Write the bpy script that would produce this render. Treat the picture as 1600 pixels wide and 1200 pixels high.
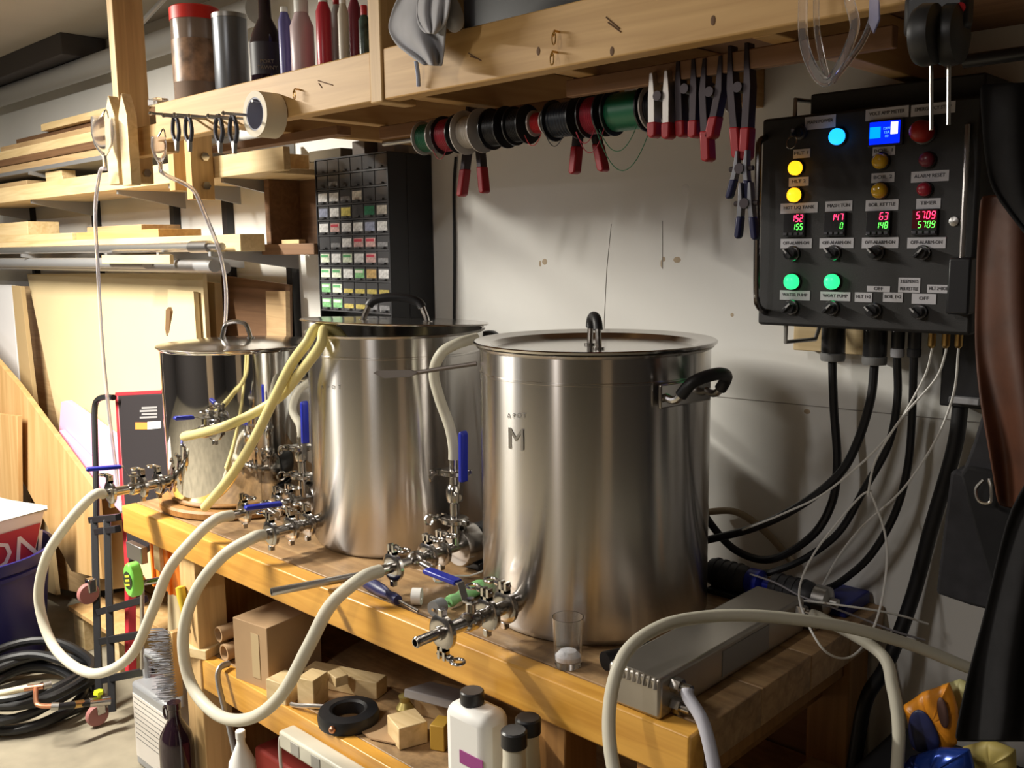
import bpy, math, random
from mathutils import Vector, Matrix, Euler
random.seed(7)
V = Vector
for o in list(bpy.data.objects):
    bpy.data.objects.remove(o)
scn = bpy.context.scene
col = scn.collection

# ------------------------------------------------------------ camera
FPX, YAW, PITCH, ROLL = 1480.0, math.radians(44), math.radians(8.2), math.radians(-0.7)
CAM = V((0, 0, 1.62))
_F = V((-math.sin(YAW) * math.cos(PITCH), math.cos(YAW) * math.cos(PITCH), -math.sin(PITCH)))
_R0 = V((math.cos(YAW), math.sin(YAW), 0))
_U0 = _R0.cross(_F)
_R = _R0 * math.cos(ROLL) + _U0 * math.sin(ROLL)
_U = _U0 * math.cos(ROLL) - _R0 * math.sin(ROLL)
cd = bpy.data.cameras.new('camera')
cam = bpy.data.objects.new('camera', cd)
col.objects.link(cam)
cam.matrix_world = Matrix(((_R.x, _U.x, -_F.x, CAM.x), (_R.y, _U.y, -_F.y, CAM.y), (_R.z, _U.z, -_F.z, CAM.z), (0, 0, 0, 1)))
cd.sensor_width = 36.0
cd.lens = FPX / 1600 * 36.0
cd.clip_start = 0.02
scn.camera = cam

# ------------------------------------------------------------ world, lights, exposure
wd = bpy.data.worlds.new('world')
scn.world = wd
wd.use_nodes = True
wd.node_tree.nodes['Background'].inputs[0].default_value = (0.05, 0.05, 0.055, 1)
wd.node_tree.nodes['Background'].inputs[1].default_value = 0.3
scn.view_settings.view_transform = 'Standard'
scn.view_settings.look = 'None'
scn.view_settings.gamma = 1
scn.view_settings.use_curve_mapping = False
scn.view_settings.exposure = 0.3

def area(name, loc, target, sx, sy, power, color):
    l = bpy.data.lights.new(name, 'AREA')
    l.shape = 'RECTANGLE'
    l.size, l.size_y, l.energy, l.color = sx, sy, power, color
    o = bpy.data.objects.new(name, l)
    col.objects.link(o)
    o.location = loc
    o.rotation_euler = (V(target) - V(loc)).to_track_quat('-Z', 'Y').to_euler()
    return o

def tube_light(name, loc, w, l, power, color):
    return area(name, loc, V(loc) - V((0, 0, 1)), w, l, power, color)
tube_light('tube_light_bench', (-1.15, -0.75, 2.47), 0.04, 1.1, 17, (1.0, 0.95, 0.90))
tube_light('tube_light_rack', (-3.5, -0.05, 2.47), 0.12, 1.2, 192, (1.0, 0.95, 0.84))
tube_light('fill_light_room', (-4.2, -1.7, 2.47), 1.2, 0.12, 28, (0.94, 0.94, 1.0))  # added fill, lifts front faces and the area under the shelf

# ------------------------------------------------------------ pixel helper
def ray(px, py):
    return _F + _R * ((px - 800) / FPX) - _U * ((py - 600) / FPX)

def P(px, py, x=None, y=None, z=None):
    d = ray(px, py)
    k = (z - CAM.z) / d.z if z is not None else (y / d.y if y is not None else x / d.x)
    return CAM + d * k

def SZ(n, p):
    return n * ((V(p) - CAM).dot(_F)) / FPX

# ------------------------------------------------------------ materials
MATS = {}

def mat(name, c, rough=0.5, metal=0.0, emit=None, es=0.0, trans=0.0, ior=1.45, alpha=1.0, coat=0.0, noise=0.0, nscale=20.0, bump=0.0, aniso=0.0, sheen=0.0):
    if name in MATS:
        return MATS[name]
    m = bpy.data.materials.new(name)
    m.use_nodes = True
    nt = m.node_tree
    b = nt.nodes['Principled BSDF']
    b.inputs['Base Color'].default_value = (*c, 1)
    b.inputs['Roughness'].default_value = rough
    b.inputs['Metallic'].default_value = metal
    b.inputs['Transmission Weight'].default_value = trans
    b.inputs['IOR'].default_value = ior
    b.inputs['Alpha'].default_value = alpha
    b.inputs['Coat Weight'].default_value = coat
    b.inputs['Sheen Weight'].default_value = sheen
    if emit:
        b.inputs['Emission Color'].default_value = (*emit, 1)
        b.inputs['Emission Strength'].default_value = es
    if noise or bump:
        tc = nt.nodes.new('ShaderNodeTexCoord')
        n = nt.nodes.new('ShaderNodeTexNoise')
        n.inputs['Scale'].default_value = nscale
        n.inputs['Detail'].default_value = 5
        nt.links.new(tc.outputs['Object'], n.inputs['Vector'])
        if noise:
            r = nt.nodes.new('ShaderNodeValToRGB')
            r.color_ramp.elements[0].color = (*[max(0, q * (1 - noise)) for q in c], 1)
            r.color_ramp.elements[1].color = (*[min(1, q * (1 + noise)) for q in c], 1)
            r.color_ramp.elements[0].position = 0.3
            r.color_ramp.elements[1].position = 0.7
            nt.links.new(n.outputs['Fac'], r.inputs['Fac'])
            nt.links.new(r.outputs['Color'], b.inputs['Base Color'])
        if bump:
            bp = nt.nodes.new('ShaderNodeBump')
            bp.inputs['Strength'].default_value = bump
            bp.inputs['Distance'].default_value = 0.004
            nt.links.new(n.outputs['Fac'], bp.inputs['Height'])
            nt.links.new(bp.outputs['Normal'], b.inputs['Normal'])
    if aniso:
        b.inputs['Anisotropic'].default_value = aniso
        b.inputs['Anisotropic Rotation'].default_value = 0.25
        t = nt.nodes.new('ShaderNodeTangent')
        t.direction_type = 'RADIAL'
        t.axis = 'Z'
        nt.links.new(t.outputs[0], b.inputs['Tangent'])
    MATS[name] = m
    return m

def wood(name, c1, c2, axis='x', rough=0.55, s=1.0, coat=0.0, stain=0.0, stainc=(0.08, 0.05, 0.03)):
    if name in MATS:
        return MATS[name]
    m = bpy.data.materials.new(name)
    m.use_nodes = True
    nt = m.node_tree
    L = nt.links
    b = nt.nodes['Principled BSDF']
    b.inputs['Roughness'].default_value = rough
    b.inputs['Coat Weight'].default_value = coat
    b.inputs['Coat Roughness'].default_value = 0.3
    tc = nt.nodes.new('ShaderNodeTexCoord')
    mp = nt.nodes.new('ShaderNodeMapping')
    sc = {'x': (1.2, 22, 22), 'y': (22, 1.2, 22), 'z': (22, 22, 1.2)}[axis]
    mp.inputs['Scale'].default_value = [q * s for q in sc]
    L.new(tc.outputs['Object'], mp.inputs['Vector'])
    n = nt.nodes.new('ShaderNodeTexNoise')
    n.inputs['Scale'].default_value = 1.6
    n.inputs['Detail'].default_value = 6
    n.inputs['Distortion'].default_value = 1.2
    L.new(mp.outputs['Vector'], n.inputs['Vector'])
    r = nt.nodes.new('ShaderNodeValToRGB')
    r.color_ramp.elements[0].color = (*c1, 1)
    r.color_ramp.elements[1].color = (*c2, 1)
    r.color_ramp.elements[0].position = 0.32
    r.color_ramp.elements[1].position = 0.66
    L.new(n.outputs['Fac'], r.inputs['Fac'])
    out = r.outputs['Color']
    if stain:
        n2 = nt.nodes.new('ShaderNodeTexNoise')
        n2.inputs['Scale'].default_value = 5
        n2.inputs['Detail'].default_value = 8
        n2.inputs['Roughness'].default_value = 0.7
        L.new(tc.outputs['Object'], n2.inputs['Vector'])
        r2 = nt.nodes.new('ShaderNodeValToRGB')
        r2.color_ramp.elements[0].position = 0.44
        r2.color_ramp.elements[1].position = 0.66
        r2.color_ramp.elements[0].color = (0, 0, 0, 1)
        r2.color_ramp.elements[1].color = (stain, stain, stain, 1)
        L.new(n2.outputs['Fac'], r2.inputs['Fac'])
        mx = nt.nodes.new('ShaderNodeMixRGB')
        mx.inputs[2].default_value = (*stainc, 1)
        L.new(r2.outputs['Color'], mx.inputs[0])
        L.new(out, mx.inputs[1])
        out = mx.outputs[0]
    L.new(out, b.inputs['Base Color'])
    bp = nt.nodes.new('ShaderNodeBump')
    bp.inputs['Strength'].default_value = 0.15
    bp.inputs['Distance'].default_value = 0.002
    L.new(n.outputs['Fac'], bp.inputs['Height'])
    L.new(bp.outputs['Normal'], b.inputs['Normal'])
    MATS[name] = m
    return m

pine = wood('pine_x', (0.50, 0.29, 0.10), (0.64, 0.40, 0.16), 'x')
pine_y = wood('pine_y', (0.44, 0.25, 0.09), (0.58, 0.36, 0.15), 'y')
pine_z = wood('pine_z', (0.50, 0.31, 0.13), (0.66, 0.44, 0.20), 'z')
palepine = wood('pale_pine', (0.62, 0.45, 0.22), (0.78, 0.60, 0.34), 'x')
oldpine = wood('old_pine', (0.40, 0.26, 0.13), (0.55, 0.38, 0.20), 'x')
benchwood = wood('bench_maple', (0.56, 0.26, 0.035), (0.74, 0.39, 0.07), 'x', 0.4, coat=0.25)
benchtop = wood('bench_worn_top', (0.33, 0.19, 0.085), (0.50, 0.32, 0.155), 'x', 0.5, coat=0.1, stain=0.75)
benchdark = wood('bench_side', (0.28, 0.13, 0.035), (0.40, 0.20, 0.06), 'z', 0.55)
brownwood = wood('brown_wood', (0.13, 0.065, 0.03), (0.20, 0.105, 0.05), 'x', 0.6)
deckwood = wood('deck_wood', (0.20, 0.10, 0.05), (0.28, 0.15, 0.075), 'x', 0.7)
plywood = wood('plywood', (0.46, 0.27, 0.10), (0.60, 0.38, 0.17), 'z', 0.55, s=0.5)
mdf = mat('mdf', (0.66, 0.53, 0.31), 0.75, noise=0.04, nscale=3)
mdf_edge = mat('mdf_edge', (0.42, 0.30, 0.15), 0.8)
whitepaint = mat('white_paint', (0.80, 0.79, 0.77), 0.5)
brushed = mat('brushed_steel', (0.62, 0.60, 0.58), 0.25, 1.0, aniso=1.0)
mirror = mat('polished_steel', (0.78, 0.77, 0.74), 0.06, 1.0)
steel = mat('valve_steel', (0.50, 0.48, 0.46), 0.19, 1.0)
lidsteel = mat('lid_steel', (0.62, 0.60, 0.58), 0.16, 1.0)
dullsteel = mat('dull_steel', (0.45, 0.44, 0.43), 0.35, 1.0)
greysteel = mat('grey_steel', (0.36, 0.36, 0.37), 0.5, 0.6)
black = mat('black_rubber', (0.012, 0.012, 0.014), 0.45)
blackpl = mat('black_plastic', (0.018, 0.018, 0.021), 0.35)
blackpaint = mat('black_panel_paint', (0.022, 0.021, 0.022), 0.55, bump=0.15, nscale=900)
bluegrip = mat('blue_vinyl', (0.012, 0.022, 0.32), 0.35)
silicone = mat('silicone_hose', (0.70, 0.67, 0.56), 0.35, trans=0.25, ior=1.2)
yellowhose = mat('yellowed_silicone', (0.82, 0.72, 0.34), 0.35, trans=0.2, ior=1.2)
clear = mat('clear_plastic', (0.92, 0.92, 0.97), 0.06, trans=0.94, ior=1.3)
glass = mat('clear_glass', (0.96, 0.97, 0.98), 0.02, trans=1.0, ior=1.45)
vinyl = mat('clear_vinyl', (0.86, 0.84, 0.92), 0.12, trans=0.7, ior=1.3)
red = mat('red_plastic', (0.42, 0.012, 0.018), 0.4)
redpaint = mat('red_paint', (0.45, 0.03, 0.04), 0.4)
orange = mat('orange_plastic', (0.85, 0.22, 0.02), 0.45)
brass = mat('brass', (0.62, 0.40, 0.14), 0.3, 1.0)
copper = mat('copper', (0.62, 0.30, 0.18), 0.35, 1.0)
labelw = mat('label_white', (0.55, 0.54, 0.58), 0.5)
ink = mat('label_ink', (0.06, 0.06, 0.07), 0.6)
white = mat('white_plastic', (0.78, 0.77, 0.74), 0.4)
cardboard = mat('cardboard', (0.40, 0.26, 0.14), 0.8, noise=0.08, nscale=8)
leather = mat('brown_leather', (0.075, 0.024, 0.010), 0.55, noise=0.25, nscale=14, bump=0.4)
darkcloth = mat('dark_cloth', (0.007, 0.0065, 0.0075), 0.95, noise=0.3, nscale=30)
greycloth = mat('grey_cloth', (0.36, 0.36, 0.39), 0.85, sheen=0.3, noise=0.08, nscale=25)

# ------------------------------------------------------------ mesh builder
def basis(d):
    d = V(d).normalized()
    a = V((0, 0, 1)) if abs(d.z) < 0.95 else V((1, 0, 0))
    u = d.cross(a).normalized()
    return u, d.cross(u).normalized(), d

class B:
    def __init__(s):
        s.v, s.f = [], []

    def add(s, vs, fs):
        n = len(s.v)
        s.v += [V(q) for q in vs]
        s.f += [[i + n for i in f] for f in fs]
        return s

    def box(s, c, d, R=None):
        c = V(c)
        vs = []
        for i in (-.5, .5):
            for j in (-.5, .5):
                for k in (-.5, .5):
                    q = V((i * d[0], j * d[1], k * d[2]))
                    vs.append(c + (R @ q if R else q))
        return s.add(vs, [(0, 1, 3, 2), (4, 6, 7, 5), (0, 4, 5, 1), (2, 3, 7, 6), (0, 2, 6, 4), (1, 5, 7, 3)])

    def bb(s, a, b):
        a, b = V(a), V(b)
        return s.box((a + b) / 2, [abs(q) for q in (b - a)])

    def lathe(s, o, ax, prof, n=24, close=False):
        u, w, d = basis(ax)
        o = V(o)
        vs, fs = [], []
        for r, h in prof:
            for i in range(n):
                t = 2 * math.pi * i / n
                vs.append(o + d * h + (u * math.cos(t) + w * math.sin(t)) * max(r, 1e-5))
        m = len(prof)
        for j in range(m if close else m - 1):
            k = (j + 1) % m
            for i in range(n):
                i2 = (i + 1) % n
                fs.append((j * n + i, j * n + i2, k * n + i2, k * n + i))
        if not close:
            if prof[0][0] > 1e-4:
                fs.append(list(range(n))[::-1])
            if prof[-1][0] > 1e-4:
                fs.append([(m - 1) * n + i for i in range(n)])
        return s.add(vs, fs)

    def cyl(s, a, b, r, r2=None, n=16):
        a, b = V(a), V(b)
        return s.lathe(a, b - a, [(r, 0), (r if r2 is None else r2, (b - a).length)], n)

    def tube(s, pts, r, n=8, closed=False, flat=None):
        pts = [V(p) for p in pts]
        m = len(pts)
        rs = r if isinstance(r, (list, tuple)) else [r] * m
        vs, fs = [], []
        up = None
        for i, p in enumerate(pts):
            a = pts[i - 1] if (i or closed) else p
            b = pts[(i + 1) % m] if (i < m - 1 or closed) else p
            t = (b - a).normalized()
            if up is None:
                u, w, _ = basis(t)
            else:
                u = (up - t * up.dot(t)).normalized()
                w = t.cross(u)
            up = u
            for k in range(n):
                q = 2 * math.pi * k / n
                vs.append(p + u * math.cos(q) * rs[i] * (flat or 1) + w * math.sin(q) * rs[i])
        for j in range(m if closed else m - 1):
            k2 = (j + 1) % m
            for i in range(n):
                i2 = (i + 1) % n
                fs.append((j * n + i, j * n + i2, k2 * n + i2, k2 * n + i))
        if not closed:
            fs.append(list(range(n))[::-1])
            fs.append([(m - 1) * n + i for i in range(n)])
        return s.add(vs, fs)

    def prism(s, poly, vec):
        vec = V(vec)
        n = len(poly)
        vs = [V(p) for p in poly] + [V(p) + vec for p in poly]
        fs = [list(range(n))[::-1], [n + i for i in range(n)]]
        for i in range(n):
            j = (i + 1) % n
            fs.append((i, j, n + j, n + i))
        return s.add(vs, fs)

    def ball(s, c, r, sc=(1, 1, 1), n=14):
        c = V(c)
        vs, fs = [], []
        m = n // 2
        for j in range(1, m):
            a = math.pi * j / m
            for i in range(n):
                t = 2 * math.pi * i / n
                vs.append(c + V((r * math.sin(a) * math.cos(t) * sc[0], r * math.sin(a) * math.sin(t) * sc[1], r * math.cos(a) * sc[2])))
        vs += [c + V((0, 0, r * sc[2])), c - V((0, 0, r * sc[2]))]
        tp, bt = len(vs) - 2, len(vs) - 1
        for j in range(m - 2):
            for i in range(n):
                i2 = (i + 1) % n
                fs.append((j * n + i, (j + 1) * n + i, (j + 1) * n + i2, j * n + i2))
        for i in range(n):
            i2 = (i + 1) % n
            fs.append((tp, i, i2))
            fs.append((bt, (m - 2) * n + i2, (m - 2) * n + i))
        return s.add(vs, fs)

    def ob(s, name, m, parent=None, bevel=0.0, ang=35, subsurf=0, solid=0.0):
        lo = V([min(v[i] for v in s.v) for i in range(3)])
        hi = V([max(v[i] for v in s.v) for i in range(3)])
        c = V(((lo.x + hi.x) / 2, (lo.y + hi.y) / 2, lo.z))
        me = bpy.data.meshes.new(name)
        me.from_pydata([v - c for v in s.v], [], s.f)
        me.validate()
        me.update()
        import bmesh
        bm = bmesh.new()
        bm.from_mesh(me)
        bmesh.ops.recalc_face_normals(bm, faces=bm.faces)
        bm.to_mesh(me)
        bm.free()
        me.materials.append(m)
        me.polygons.foreach_set('use_smooth', [True] * len(me.polygons))
        if not subsurf:
            me.set_sharp_from_angle(angle=math.radians(ang))
        o = bpy.data.objects.new(name, me)
        col.objects.link(o)
        setp(o, c, parent)
        if solid:
            q = o.modifiers.new('solid', 'SOLIDIFY')
            q.thickness = solid
            q.offset = 0
        if bevel:
            q = o.modifiers.new('bevel', 'BEVEL')
            q.width = bevel
            q.segments = 2
            q.limit_method = 'ANGLE'
        if subsurf:
            q = o.modifiers.new('sub', 'SUBSURF')
            q.levels = q.render_levels = subsurf
        return o

WO = {}

def setp(o, c, parent):
    WO[o.name] = V(c)
    if parent:
        o.parent = parent
        o.location = V(c) - WO[parent.name]
    else:
        o.location = c

def tag(o, label, cat, group=None):
    o['label'] = label
    o['category'] = cat
    if group:
        o['group'] = group
    return o

def thing(name, loc, label, cat, group=None):
    o = bpy.data.objects.new(name, None)
    col.objects.link(o)
    o.empty_display_size = 0.05
    setp(o, V(loc), None)
    return tag(o, label, cat, group)

def struct(o):
    o['kind'] = 'structure'
    return o

def spline(pts, k=10, closed=False):
    pts = [V(p) for p in pts]
    n = len(pts)
    out = []
    for i in range(n if closed else n - 1):
        g = lambda q: pts[q % n] if closed else pts[min(max(q, 0), n - 1)]
        a, b, c, d = g(i - 1), g(i), g(i + 1), g(i + 2)
        for j in range(k):
            t = j / k
            out.append(0.5 * ((2 * b) + (c - a) * t + (2 * a - 5 * b + 4 * c - d) * t * t + (3 * b - a - 3 * c + d) * t ** 3))
    if not closed:
        out.append(pts[-1])
    return out

def text(s, size, m, parent, p, xdir, ydir, name='lettering', ext=0.0004, align='CENTER', width=None):
    cu = bpy.data.curves.new('txt', 'FONT')
    cu.body = s
    cu.size = size
    cu.align_x = align
    cu.align_y = 'CENTER'
    cu.extrude = ext
    cu.resolution_u = 2
    t = bpy.data.objects.new('txt', cu)
    col.objects.link(t)
    bpy.context.view_layer.update()
    me = bpy.data.meshes.new_from_object(t.evaluated_get(bpy.context.evaluated_depsgraph_get()))
    bpy.data.objects.remove(t)
    if width:
        xs = [v.co.x for v in me.vertices]
        k = width / (max(xs) - min(xs))
        for v in me.vertices:
            v.co.x *= k
    xd, yd = V(xdir).normalized(), V(ydir).normalized()
    zd = xd.cross(yd)
    R = Matrix((xd, yd, zd)).transposed()
    for v in me.vertices:
        v.co = R @ v.co
    me.materials.clear()
    me.materials.append(m)
    o = bpy.data.objects.new(name, me)
    col.objects.link(o)
    setp(o, V(p), parent)
    return o

X, Y, Z = V((1, 0, 0)), V((0, 1, 0)), V((0, 0, 1))
def RZ(a): return Matrix.Rotation(math.radians(a), 3, 'Z')
def RX(a): return Matrix.Rotation(math.radians(a), 3, 'X')
def RY(a): return Matrix.Rotation(math.radians(a), 3, 'Y')

# ============================================================ the room
BT, FY, WY, BX0, BX1 = 0.87, 1.168, 1.90, -2.76, -0.757
wallm = mat('wall_paint', (0.82, 0.81, 0.775), 0.6, noise=0.035, nscale=2.5, bump=0.05)
concrete = mat('concrete', (0.23, 0.20, 0.145), 0.75, noise=0.22, nscale=7, bump=0.2)
ceilm = mat('ceiling_paint', (0.42, 0.39, 0.35), 0.8, noise=0.05, nscale=3)
darkwall = mat('far_wall_paint', (0.045, 0.04, 0.04), 0.8)
struct(B().bb((-7, WY, 0), (1.6, WY + .1, 2.55)).ob('wall_back', wallm))
struct(B().bb((-7, -3.2, -.1), (1.6, WY + .1, 0)).ob('floor', concrete))
struct(B().bb((-7, -3.2, 2.55), (1.6, WY + .1, 2.65)).ob('ceiling', ceilm))
struct(B().bb((-7.1, -3.2, 0), (-7, WY + .1, 2.55)).ob('wall_left', darkwall))
struct(B().bb((1.6, -3.2, 0), (1.7, WY + .1, 2.55)).ob('wall_right', darkwall))
struct(B().bb((-7, -3.3, 0), (1.6, -3.2, 2.55)).ob('wall_front', darkwall))
struct(B().bb((1.56, -1.15, 0), (1.6, -.45, 2.05)).ob('reflection_panel_1', mat('tan_panel', (.50, .38, .26), .5), bevel=.004))  # unseen tan slab added so the kettles reflect a pale vertical stripe
struct(B().bb((-1.3, -3.2, 0), (-.5, -3.16, 2.05)).ob('reflection_panel_2', mat('tan_panel', (.50, .38, .26), .5), bevel=.004))  # second unseen slab, likewise added for the kettle reflections
wb = bpy.data.objects['wall_back']
seam = mat('wall_seam', (0.40, 0.38, 0.36), 0.8)
patchm = mat('wall_patch', (0.50, 0.40, 0.28), 0.8)
def wline(name, pts, r, m):
    B().tube([P(a, b, y=WY - .0005) for a, b in pts], r, 5, flat=1).ob(name, m, wb)
wline('panel_seam', [(1105, 618), (1600, 667)], .0011, seam)
wline('crack', [(955, 350), (948, 420), (944, 500), (943, 560)], .0008, seam)
wline('crack', [(1035, 345), (1035, 420)], .0009, seam)
for a, b, w, h in ((851, 409, 7, 6), (1058, 406, 9, 6), (1037, 405, 4, 5), (1034, 412, 3, 8), (844, 412, 3, 6), (1144, 492, 4, 4), (1261, 643, 7, 5), (1071, 297, 10, 12)):
    c = P(a, b, y=WY)
    B().ball(c, SZ(w, c) * .8, (1, .08, h / w), 10).ob('paint_chip', patchm if b > 300 else whitepaint, wb)

# ---- lumber rack on the far left part of the wall
RY0 = 1.60
rack = thing('lumber_rack', (-3.6, 1.88, 1.2), 'wall mounted lumber rack of black slotted uprights and grey arms', 'rack')
for px, y0, y1 in ((283, 120, 620), (365, 120, 620), (462, 225, 640)):
    c = P(px, 400, y=WY)
    B().bb((c.x - .018, WY - .03, .75), (c.x + .018, WY, 2.02)).ob('upright', blackpl, rack)
for xx in (-5.3, -4.5):
    B().bb((xx - .018, WY - .03, .75), (xx + .018, WY, 2.02)).ob('upright', blackpl, rack)
SH = (1.99, 1.865, 1.63)          # top faces of the three levels
for xx in (-5.3, -4.5, -3.62, -3.2, -2.84):
    for zz in SH:
        yt = 1.54 if zz == SH[2] else RY0
        B().prism([(xx, WY - .03, zz - .012), (xx, yt, zz - .012), (xx, yt, zz - .026), (xx, WY - .03, zz - .075)], (.016, 0, 0)).ob('arm', greysteel, rack)
def board(name, px, py, y, x1=None, L=1.5, w=.14, t=.03, m=palepine, label='', tilt=0, group=None, zoff=0):
    """a board lying along x whose right front lower corner shows at pixel"""
    p = P(px, py, y=y)
    c = V((p.x - L / 2, y + w / 2, p.z + t / 2 + zoff))
    return tag(B().box(c, (L, w, t)).ob(name, m, bevel=.002), label, 'board', group)
# middle shelf: wide plywood with tall front lip
tag(B().bb((P(0, 300, y=RY0).x - .6, RY0 + .005, SH[1] - .012), (-2.56, WY - .035, SH[1] + .006)).bb((P(0, 300, y=RY0).x - .6, RY0 - .018, SH[1] - .012), (P(452, 262, y=RY0).x, RY0 + .005, SH[1] + .056)).ob('rack_shelf', palepine, bevel=.002), 'long pale plywood shelf with raised front lip on the lumber rack', 'shelf')
tag(B().bb((-5.6, RY0 + .02, SH[0] - .012), (-3.0, WY - .035, SH[0] + .006)).ob('rack_shelf', greysteel, bevel=.002), 'thin grey sheet shelf at the top of the lumber rack', 'shelf')
bl = [
 (168, 158, 1.62, 1.6, .12, .035, oldpine, 'weathered board on the top rack shelf behind the hanging post'),
 (95, 195, 1.64, 1.4, .10, .04, oldpine, 'short weathered stud among the top rack boards'),
]
zt = SH[0] + .006
for i, (x0, x1, y0, w, t, dz, m, lb) in enumerate((
    (-5.2, -3.35, 1.63, .20, .03, 0, oldpine, 'wide weathered board at the bottom of the top rack shelf'),
    (-5.4, -3.75, 1.62, .16, .03, .03, brownwood, 'dark brown board stacked on the top rack shelf'),
    (-4.7, -3.25, 1.74, .12, .025, .06, palepine, 'narrow pale batten lying highest on the top rack shelf'),
    (-5.5, -3.6, 1.63, .10, .04, .06, palepine, 'pale square stud lying over the dark brown board'),
    (-5.0, -3.9, 1.66, .14, .03, .10, oldpine, 'weathered plank third from the top of the upper pile'),
    (-4.9, -3.15, 1.70, .13, .03, .13, brownwood, 'dark plank crossing the upper lumber pile'),
    (-4.5, -3.5, 1.67, .09, .03, .16, palepine, 'short pale batten crowning the upper lumber pile'),
    (-3.74, -3.05, 1.70, .10, .03, .03, oldpine, 'weathered batten against the wall on the top rack shelf'))):
    tag(B().bb((x0, y0, zt + dz), (x1, min(y0 + w, WY - .04), zt + dz + t)).ob('lumber_board', m, bevel=.002), lb, 'board', 'boards on the lumber rack')
zt = SH[1] + .006
for i, (x0, x1, y0, w, t, dz, m, lb) in enumerate((
    (-5.5, -4.1, 1.63, .16, .05, 0, palepine, 'thick pale plank on the lipped rack shelf'),
    (-4.05, -3.2, 1.65, .14, .045, 0, palepine, 'short thick pale plank end on the lipped rack shelf'),
    (-5.25, -4.64, 1.64, .15, .03, .05, oldpine, 'weathered board on top of the thick pale plank'),
    (-3.18, -2.62, 1.70, .09, .05, 0, pine, 'orange tinted stud on the lipped rack shelf'))):
    tag(B().bb((x0, y0, zt + dz), (x1, min(y0 + w, WY - .04), zt + dz + t)).ob('lumber_board', m, bevel=.002), lb, 'board', 'boards on the lumber rack')
for i, (px, py, s) in enumerate(((62, 268, .05), (48, 262, .05))):
    c = P(px, py, y=1.62)
    tag(B().box((P(62, 268, y=1.62).x + .10 - .03 * i, 1.67 + i * .01, zt + .05 + .013 + i * .026), (.18, .06, .026)).ob('wood_offcut', palepine, bevel=.002), ('pale lower offcut of the pair on the lipped rack shelf', 'pale upper offcut of the pair on the lipped rack shelf')[i], 'offcut')
# bottom level: boards, aluminium pipe, grey conduits
zt = SH[2] - .012
bm_end = P(374, 352, y=RY0).x
for i, (x0, x1, y0, w, t, dz, m, lb) in enumerate((
    (-5.6, bm_end, 1.60, .09, .055, 0, palepine, 'long pale stud with square sawn end on the lowest rack level'),
    (-5.6, P(300, 350, y=1.66).x, 1.70, .10, .05, 0, palepine, 'second pale stud behind the square ended one on the lowest rack level'),
    (P(110, 360, y=1.60).x + .004, P(245, 330, y=1.62).x, 1.62, .17, .03, .055, pine, 'orange brown board lying across the pale studs'),
    (P(110, 360, y=1.60).x + .02, P(215, 330, y=1.65).x, 1.66, .16, .022, .085, oldpine, 'thin weathered board above the orange brown board'),
    (-5.2, P(45, 335, y=1.62).x, 1.61, .14, .06, .085, palepine, 'pale block of plywood strips stacked at the rack end'),
    (-5.4, P(110, 360, y=1.60).x, 1.605, .10, .03, .055, palepine, 'short pale strip beneath the plywood strips'))):
    tag(B().bb((x0, y0, zt + dz), (x1, min(y0 + w, WY - .04), zt + dz + t)).ob('lumber_board', m, bevel=.002), lb, 'board', 'boards on the lumber rack')
e = P(300, 386, y=1.565)
pp = thing('aluminium_pole', (-4.4, 1.565, 1.6), 'silver telescoping pole resting along the front of the rack', 'pole')
B().cyl((-5.8, 1.565, e.z), (e.x, 1.565, e.z), .016).ob('tube', mat('bright_alu', (.75, .74, .72), .3, .9), pp)
B().cyl((e.x, 1.565, e.z), (e.x + .12, 1.565, e.z), .020).cyl((e.x + .12, 1.565, e.z), (e.x + .2, 1.565, e.z), .012).ob('collar', dullsteel, pp)
under = lambda y: SH[2] - .026 - .1485 * (y - 1.54)      # underside of the lowest arms
for i, (dy, dz, r, xe, lb) in enumerate(((1.575, .028, .020, -3.35, 'grey steel conduit hanging just below the silver pole'), (1.62, .05, .022, -2.95, 'thicker grey steel conduit below the rack arms'), (1.69, .06, .02, -3.0, 'rearmost grey steel conduit under the rack arms'))):
    tag(B().cyl((-5.8, dy, under(dy) - r + .0005), (xe, dy, under(dy) - r + .0005), r).ob('steel_conduit', greysteel), lb, 'conduit')
tag(B().bb((P(160, 400, y=1.53).x, 1.526, SH[2] - .052), (P(267, 405, y=1.53).x, 1.5408, SH[2] - .020)).ob('wood_strip', palepine, bevel=.002), 'small pale wood strip under the silver pole', 'board')
# brown cabinet to the right of the rack
bc = thing('wall_cubby', (-2.75, 1.8, 1.55), 'dark brown open wooden wall cubby between the lumber rack and drawer cabinet', 'shelf')
x0, x1 = max(P(405, 350, y=1.75).x, -2.815), -2.511
zb, zt2 = P(450, 398, y=1.75).z, min(P(450, 262, y=1.75).z, SH[1] - .0125)
B().bb((x0, 1.72, zb), (x1, 1.88, zb + .035)).ob('shelf_board', brownwood, bc, .002)
B().bb((x0, 1.86, zb + .035), (x1, 1.898, zt2)).ob('back_panel', brownwood, bc)
B().bb((x0, 1.74, zb + .035), (x0 + .03, 1.86, zt2)).ob('side_panel', brownwood, bc, .002)
B().bb((x0 + .1, 1.735, zb + .035), (x0 + .2, 1.76, zb + .048)).ob('batten', palepine, bc, .001)
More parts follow.
